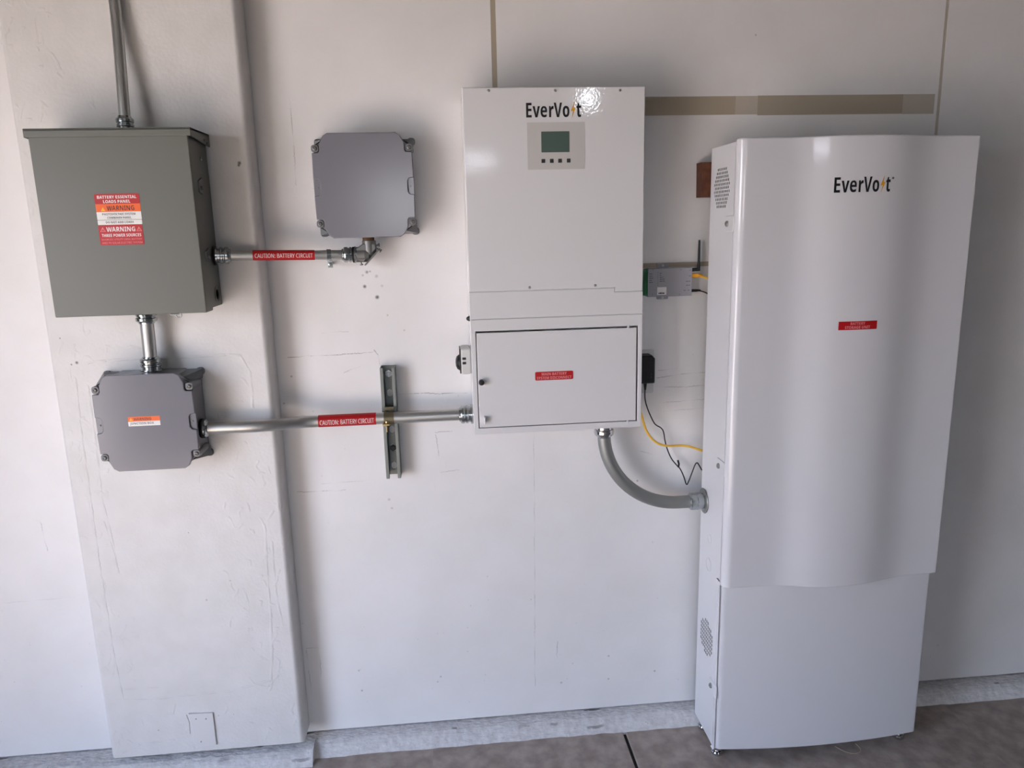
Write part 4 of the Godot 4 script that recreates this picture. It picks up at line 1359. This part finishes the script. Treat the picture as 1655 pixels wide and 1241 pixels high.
func build_cabinet() -> void:
	var t := thing("battery_cabinet", "tall white floor-standing battery cabinet with a wavy two-piece front", "battery cabinet", Vector3(0.29, 0.0, 0.12))
	var x0 := 0.0008
	var x1 := 0.5800
	var y0 := 0.030
	var y1 := 1.624
	var z0 := 0.041
	var z1 := 0.1965
	var va := [1.525, 0.1155, 0.055]
	var vb := [0.318, 0.1130, 0.055]
	var mb := MB.new()
	# side with two square openings that the grilles fill
	var ha: float = va[2] + 0.004
	for s in [[y0, vb[0] - ha, z0, z1], [vb[0] + ha, va[0] - ha, z0, z1], [va[0] + ha, y1, z0, z1], [vb[0] - ha, vb[0] + ha, z0, vb[1] - ha], [vb[0] - ha, vb[0] + ha, vb[1] + ha, z1], [va[0] - ha, va[0] + ha, z0, va[1] - ha], [va[0] - ha, va[0] + ha, va[1] + ha, z1]]:
		mb.flat(Vector3(x0, s[0], s[2]), Vector3(x0, s[0], s[3]), Vector3(x0, s[1], s[3]), Vector3(x0, s[1], s[2]), Vector3.LEFT)
	mb.flat(Vector3(x1, y0, z0), Vector3(x1, y0, z1), Vector3(x1, y1, z1), Vector3(x1, y1, z0), Vector3.RIGHT)
	mb.flat(Vector3(x0, y1, z0), Vector3(x1, y1, z0), Vector3(x1, y1, z1), Vector3(x0, y1, z1), Vector3.UP)
	mb.flat(Vector3(x0, y0, z0), Vector3(x1, y0, z0), Vector3(x1, y0, z1), Vector3(x0, y0, z1), Vector3.DOWN)
	mb.flat(Vector3(x0, y0, z1), Vector3(x1, y0, z1), Vector3(x1, y1, z1), Vector3(x0, y1, z1), Vector3.BACK)
	part("body", mb, M.cabinet, t)
	mb = MB.new()
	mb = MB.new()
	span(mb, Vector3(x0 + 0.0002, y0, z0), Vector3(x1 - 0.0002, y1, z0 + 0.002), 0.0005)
	part("darkened_back_panel", mb, M.slot_shade_grey, t)  # cabinet back, coloured darker than the body so the vent slots look shaded
	vent(t, va[0], va[1], va[2], true)
	vent(t, vb[0], vb[1], vb[2], false)
	mb = MB.new()
	cover_shape(mb, 0.5887, cab_z, 0.2020, 0.15, 0.020, 0.006, 0.5176, 1.630)
	var up := part("upper_cover", mb, M.gloss, t)
	mb = MB.new()
	cover_shape(mb, 0.5821, low_z, 0.2000, 0.15, 0.020, 0.008, 0.0285, 0.530)
	part("lower_cover", mb, M.gloss, t)
	# fixing tabs along the cover edge
	for y in [1.4395, 0.8330, 0.2035]:
		mb = MB.new()
		prism(mb, rrect(0.150, y - 0.0185, 0.203, y + 0.0185, 0.005), -x0 - 0.0002, -x0 + 0.0024, 0.0010, Transform3D(Basis(Vector3(0, 0, 1), Vector3(0, 1, 0), Vector3(-1, 0, 0)), Vector3.ZERO))
		var tab := part("fixing_tab", mb, M.cabinet, t)
		screw(tab, Vector3(x0 - 0.0024, y, 0.166), Vector3.LEFT, 0.0072, M.emt_dull)
	for k in [[0.6100, 0.1150, 0.0130], [0.5350, 0.1130, 0.0190]]:
		mb = MB.new()
		lathe(mb, along(Vector3(x0, k[0], k[1]), Vector3.LEFT), [[k[2], 0.0], [k[2], 0.0007], [k[2] * 0.93, 0.0007], [k[2] * 0.93, 0.0001], [0.0, 0.0001]], 30)
		part("knockout", mb, M.cabinet, t)
	for p in [Vector2(0.018, 0.178), Vector2(0.018, 0.070), Vector2(0.548, 0.178), Vector2(0.548, 0.070)]:
		mb = MB.new()
		lathe(mb, along(Vector3(p.x, 0.0, p.y), Vector3.UP), [[0.0, 0.0], [0.0150, 0.0], [0.0165, 0.002], [0.0165, 0.008], [0.0145, 0.011], [0.0100, 0.012], [0.0100, 0.0145], [0.0112, 0.015], [0.0112, 0.021], [0.005, 0.0215], [0.005, 0.032]], 24)
		part("foot", mb, M.chrome, t)
	var lay := func(q: Vector3) -> Vector3: return Vector3(q.x, q.y, cab_z(q.x) + 0.0006 + q.z)
	logo(up, 0.2180, 0.3490, 1.5035, 1.5375, lay, "*")
	mb = MB.new()
	for i in 10:
		var xa := lerpf(0.2482, 0.3440, i / 10.0)
		var xb := lerpf(0.2482, 0.3440, (i + 1) / 10.0)
		var za := cab_z(xa) + 0.0003
		var zb := cab_z(xb) + 0.0003
		var nn := Vector3(za - zb, 0, xb - xa).normalized()
		mb.flat(Vector3(xa, 1.1848, za), Vector3(xb, 1.1848, zb), Vector3(xb, 1.2052, zb), Vector3(xa, 1.2052, za), nn)
	var st := part("name_sticker", mb, M.red, up)
	mb = MB.new()
	write(mb, "BATTERY", 0.036, 0.0068, func(q: Vector3) -> Vector3: return lay.call(q + Vector3(0.2948, 1.2000, 0.0)))
	write(mb, "STORAGE UNIT", 0.062, 0.0068, func(q: Vector3) -> Vector3: return lay.call(q + Vector3(0.2948, 1.1905, 0.0)))
	part("lettering", mb, M.print_pink, st)


# ------------------------------------------------------------------ small things by the cabinet
func build_small() -> void:
	var t := thing("gateway", "small silver communication box with a black aerial between inverter and cabinet", "network device", Vector3(-0.097, 1.257, 0.0))
	var mb := MB.new()
	span(mb, Vector3(-0.1556, 1.2575, 0.004), Vector3(-0.0378, 1.3305, 0.030), 0.0015)
	part("body", mb, M.router, t)
	mb = MB.new()
	prism(mb, rrect(-0.1240, 1.2480, -0.0930, 1.2600, 0.003), 0.0005, 0.005, 0.001)
	part("mounting_flange", mb, M.router, t)
	mb = MB.new()
	prism(mb, rrect(-0.1240, 1.3280, -0.0930, 1.3425, 0.003), 0.0012, 0.005, 0.001)
	part("mounting_flange", mb, M.router, t)
	for y in [1.2530, 1.3365]:
		screw(t, Vector3(-0.1090, y, 0.005), Vector3.BACK, 0.0036, M.lightgrey, "mounting_screw")
	for p in [[-0.142, 1.327], [-0.068, 1.326], [-0.142, 1.263], [-0.070, 1.262]]:
		screw(t, Vector3(p[0], p[1], 0.030), Vector3.BACK, 0.0018, M.emt_dull, "case_screw")
	mb = MB.new()
	span(mb, Vector3(-0.1660, 1.2610, 0.008), Vector3(-0.1556, 1.3285, 0.027), 0.001)
	var tb := part("terminal_block", mb, M.green, t, "green plug-in terminal block")
	for i in 8:
		mb = MB.new()
		bx(mb, Vector3(-0.1608, 1.2655 + i * 0.0084, 0.0272), Vector3(0.0070, 0.0052, 0.0016), 0.0005)
		part("terminal", mb, M.green, tb)
	mb = MB.new()
	lathe(mb, along(Vector3(-0.0378, 1.3240, 0.017), Vector3.RIGHT), [[0.0, 0.0], [0.0046, 0.0], [0.0046, 0.009], [0.0040, 0.010], [0.0040, 0.0235], [0.0, 0.0245]], 16)
	lathe(mb, along(Vector3(-0.0165, 1.3195, 0.017), Vector3.UP), [[0.0, 0.0], [0.0042, 0.001], [0.0042, 0.018], [0.0036, 0.022], [0.0030, 0.070], [0.0026, 0.080], [0.0, 0.081]], 16)
	part("aerial", mb, M.black, t, "black hinged stub aerial")
	mb = MB.new()
	lathe(mb, along(Vector3(-0.0380, 1.2855, 0.018), Vector3.RIGHT), [[0.0, 0.0], [0.003, 0.0], [0.003, 0.003], [0.0, 0.003]], 12)
	part("reset_button", mb, M.black, t)
	var pr := MB.new()
	for i in 7:
		prism(pr, rrect(-0.1300, 1.2870 + i * 0.0052, -0.1284, 1.2887 + i * 0.0052, 0.0004), 0.0297, 0.0304)
	for b in [[-0.1245, 1.3182, 0.005], [-0.1245, 1.3130, 0.004], [-0.1245, 1.3078, 0.009], [-0.1245, 1.3026, 0.013], [-0.1245, 1.2974, 0.013], [-0.1520, 1.3170, 0.008], [-0.1520, 1.3115, 0.008], [-0.1520, 1.3060, 0.010], [-0.1520, 1.3005, 0.007], [-0.1520, 1.2950, 0.009], [-0.0455, 1.3235, 0.004], [-0.0465, 1.3090, 0.005], [-0.0540, 1.2950, 0.011], [-0.0540, 1.2850, 0.011], [-0.0600, 1.2720, 0.006], [-0.0490, 1.2720, 0.005]]:
		prism(pr, rrect(b[0], b[1] - 0.0009, b[0] + b[2] * 0.55, b[1] + 0.0009, 0.0004), 0.0297, 0.0303)
		prism(pr, rrect(b[0] + b[2] * 0.65, b[1] - 0.0009, b[0] + b[2], b[1] + 0.0009, 0.0004), 0.0297, 0.0303)
	part("case_print", pr, M.print_grey, t)
	mb = MB.new()
	prism(mb, rrect(-0.1305, 1.2620, -0.1060, 1.2820, 0.0008), 0.0297, 0.0303)
	var lb := part("name_label", mb, M.white, t)
	mb = MB.new()
	for b in [[-0.1270, 0.0030, 0.0032], [-0.1230, 0.0036, 0.0040], [-0.1185, 0.0022, 0.0040], [-0.1155, 0.0040, 0.0034]]:
		prism(mb, rrect(b[0], 1.2645, b[0] + b[1], 1.2645 + b[2], 0.0006), 0.0300, 0.0306)
	part("label_print", mb, M.print_dark, lb)
	# yellow network cable: plug in the box, down behind the cabinet edge, back under the inverter
	t = thing("network_cable", "yellow network cable from the silver box looping back under the inverter", "cable", Vector3(-0.03, 0.85, 0.02))
	mb = MB.new()
	tube(mb, smooth([Vector3(-0.034, 1.3090, 0.018), Vector3(-0.018, 1.3085, 0.018), Vector3(-0.004, 1.3045, 0.020), Vector3(0.02, 1.296, 0.024), Vector3(0.06, 1.25, 0.030), Vector3(0.08, 1.1, 0.031), Vector3(0.08, 0.95, 0.031), Vector3(0.065, 0.85, 0.031), Vector3(0.025, 0.8225, 0.030), Vector3(-0.012, 0.838, 0.028), Vector3(-0.036, 0.8470, 0.030), Vector3(-0.060, 0.8505, 0.030), Vector3(-0.090, 0.8495, 0.030), Vector3(-0.118, 0.8560, 0.030), Vector3(-0.140, 0.8730, 0.032), Vector3(-0.158, 0.9010, 0.034), Vector3(-0.1665, 0.935, 0.034), Vector3(-0.175, 0.958, 0.034), Vector3(-0.2005, 0.968, 0.034)], 2), 0.0031, 12)
	part("cable", mb, M.ethernet, t)
	mb = MB.new()
	bx(mb, Vector3(-0.0279, 1.3090, 0.018), Vector3(0.019, 0.0105, 0.012), 0.0015)
	lathe(mb, along(Vector3(-0.0195, 1.3088, 0.018), Vector3(1, -0.08, 0)), [[0.0, 0.0], [0.0052, 0.0], [0.0046, 0.008], [0.0033, 0.013], [0.0, 0.013]], 14)
	part("plug_boot", mb, M.plug, t)
	# power adapter on its outlet plate
	var pl := thing("outlet_plate", "pale wall outlet plate partly hidden behind the inverter edge", "outlet", Vector3(-0.165, 0.995, 0.0))
	mb = MB.new()
	prism(mb, rrect(-0.1995, 0.9955, -0.1293, 1.1145, 0.004), 0.0, 0.0055, 0.0018)
	part("plate", mb, M.plate, pl)
	t = thing("power_adapter", "black plug-in power adapter with a thin black cord hanging from it", "power adapter", Vector3(-0.165, 1.028, 0.006))
	mb = MB.new()
	prism(mb, [Vector2(-0.1900, 1.0295), Vector2(-0.1382, 1.0295), Vector2(-0.1362, 1.0320), Vector2(-0.1362, 1.0960), Vector2(-0.1440, 1.1045), Vector2(-0.1900, 1.1045)], 0.0056, 0.044, 0.004)
	part("body", mb, M.black, t)
	mb = MB.new()
	prism(mb, rrect(-0.1580, 1.0400, -0.1440, 1.0870, 0.001), 0.0436, 0.0444)
	var al := part("rating_label", mb, M.label_black, t)
	mb = MB.new()
	for y in [1.0450, 1.0530]:
		prism(mb, rrect(-0.1480, y, -0.1455, y + 0.005, 0.001), 0.0442, 0.0447)
	part("label_print", mb, M.print_faint, al)
	mb = MB.new()
	lathe(mb, along(Vector3(-0.1590, 1.0300, 0.030), Vector3.DOWN), [[0.0, 0.0], [0.0048, 0.0], [0.0036, 0.012], [0.0026, 0.020], [0.0, 0.020]], 12)
	part("strain_relief", mb, M.black, t)
	mb = MB.new()
	tube(mb, smooth([Vector3(-0.1590, 1.0200, 0.030), Vector3(-0.1590, 0.985, 0.026), Vector3(-0.150, 0.955, 0.024), Vector3(-0.1345, 0.9215, 0.022), Vector3(-0.1265, 0.9090, 0.021), Vector3(-0.1080, 0.8990, 0.020), Vector3(-0.1020, 0.8850, 0.020), Vector3(-0.0985, 0.8577, 0.020), Vector3(-0.0835, 0.8150, 0.020), Vector3(-0.0640, 0.7900, 0.020), Vector3(-0.0535, 0.7800, 0.020), Vector3(-0.0420, 0.7540, 0.020), Vector3(-0.0350, 0.7290, 0.020), Vector3(-0.0290, 0.7420, 0.020), Vector3(-0.0210, 0.7645, 0.020), Vector3(-0.0090, 0.7995, 0.020), Vector3(0.0010, 0.7850, 0.020), Vector3(0.0090, 0.7690, 0.020), Vector3(0.025, 0.775, 0.012), Vector3(0.036, 0.85, 0.010), Vector3(0.036, 1.05, 0.010), Vector3(0.032, 1.22, 0.010), Vector3(0.018, 1.255, 0.014), Vector3(0.004, 1.2635, 0.017), Vector3(-0.010, 1.2680, 0.018), Vector3(-0.022, 1.2692, 0.018)], 2), 0.0017, 10)
	part("cord", mb, M.black, t)
	mb = MB.new()
	lathe(mb, along(Vector3(-0.0372, 1.2695, 0.018), Vector3.RIGHT), [[0.0, 0.0], [0.0036, 0.0], [0.0036, 0.016], [0.0022, 0.027], [0.0, 0.027]], 14)
	part("barrel_plug", mb, M.black, t)
	mb = MB.new()
	tube(mb, PackedVector3Array([Vector3(-0.0600, 0.7855, 0.021), Vector3(-0.0590, 0.7950, 0.023), Vector3(-0.0625, 0.8060, 0.024)]), 0.0026, 10)
	part("cord_tie", mb, M.black, t)
	# wood block
	t = thing("wood_block", "small brown wooden block behind the top corner of the battery cabinet", "wood block", Vector3(0.0, 1.507, 0.0))
	mb = MB.new()
	prism(mb, [Vector2(-0.0240, 1.5925), Vector2(-0.0225, 1.5072), Vector2(0.0300, 1.5072), Vector2(0.0300, 1.5925)], 0.0003, 0.0385, 0.0015)
	part("block", mb, M.wood, t)
	# loose string under the cabinet front
	t = thing("string", "thin loose pale string curling on the floor before the cabinet", "string", Vector3(0.39, 0.0, 0.21))
	mb = MB.new()
	tube(mb, smooth([Vector3(0.352, 0.001, 0.195), Vector3(0.364, 0.001, 0.214), Vector3(0.378, 0.001, 0.226), Vector3(0.398, 0.001, 0.229), Vector3(0.414, 0.001, 0.222), Vector3(0.418, 0.001, 0.205), Vector3(0.414, 0.001, 0.192)], 2), 0.0007, 6)
	part("strand", mb, M.string, t)


func _ready() -> void:
	rng.seed = 4
	# camera
	var cam := Camera3D.new()
	cam.name = "camera"
	cam.fov = 54.9814
	cam.near = 0.02
	cam.far = 200.0
	cam.position = Vector3(-0.68606, 1.44100, 1.91655)
	cam.rotation = Vector3(deg_to_rad(-11.90106), deg_to_rad(-5.14715), deg_to_rad(-1.40184))
	add_child(cam)
	cam.current = true
	# sky, sun, exposure
	var env := Environment.new()
	env.background_mode = Environment.BG_SKY
	var sk := ProceduralSkyMaterial.new()
	sk.sky_top_color = Color(0.54, 0.63, 0.80)
	sk.sky_horizon_color = Color(0.88, 0.88, 0.885)
	sk.ground_bottom_color = Color(0.40, 0.38, 0.36)
	sk.ground_horizon_color = Color(0.55, 0.54, 0.53)
	sk.sky_energy_multiplier = 1.65
	sk.sun_angle_max = 1.0
	env.sky = Sky.new()
	env.sky.sky_material = sk
	env.tonemap_mode = Environment.TONE_MAPPER_LINEAR
	env.tonemap_exposure = 5.2
	env.sdfgi_enabled = true
	env.ssao_enabled = true
	env.ssil_enabled = true
	var we := WorldEnvironment.new()
	we.name = "world"
	we.environment = env
	add_child(we)
	var sun := DirectionalLight3D.new()
	sun.name = "sun"
	sun.light_color = Color(1.0, 0.955, 0.90)
	sun.light_energy = 3.0
	sun.light_angular_distance = 0.55
	sun.shadow_enabled = true
	sun.look_at_from_position(Vector3.ZERO, Vector3(0.85, -1.0, 0.15))
	add_child(sun)
	make_materials()
	M.frame_paint = mat(Color(0.83, 0.825, 0.82), 0.5)
	M.glass = mat(Color(1, 1, 1, 0.06), 0.02)
	M.glass.transparency = BaseMaterial3D.TRANSPARENCY_ALPHA
	M.bulb = mat(Color(1, 0.98, 0.94), 0.3)
	M.bulb.emission_enabled = true
	M.bulb.emission = Color(0.95, 0.975, 1.0)
	M.bulb.emission_energy_multiplier = 10.0
	# the building
	build_back_wall()
	build_pilaster()
	build_kerb()
	build_room()
	# the equipment, large to small
	build_cabinet()
	build_inverter()
	build_loads_panel()
	build_junction_box("lower grey junction box with an orange warning sticker under the breaker panel", Vector3(-1.3935, 1.0150, 0.0763), 0.2265, 0.2320, 0.0887)
	var low := get_node("junction_box")
	var ws := sticker(low, "warning_sticker", -1.4325, 1.0196, -1.3605, 1.0308, 0.1652, M.orange, 0.0008)
	lines_of(ws, [["WARNING", -1.4000, 1.0251, 0.040, 0.0060]], 0.1652, M.print_brown)
	var wt := MB.new()
	prism(wt, [Vector2(-1.4300, 1.0215), Vector2(-1.4220, 1.0215), Vector2(-1.4260, 1.0285)], 0.1654, 0.1660)
	part("warning_triangle", wt, M.yellow, ws)
	var wb := sticker(low, "warning_sticker", -1.4330, 1.0083, -1.3610, 1.0194, 0.1652, M.white, 0.0008)
	lines_of(wb, [["JUNCTION BOX", -1.4020, 1.0140, 0.054, 0.0066]], 0.1652, M.print_grey)
	build_junction_box("upper plain grey junction box on the wall beside the inverter", Vector3(-0.8605, 1.5480, 0.0), 0.2340, 0.2400, 0.090)
	build_conduits()
	build_strut()
	build_small()
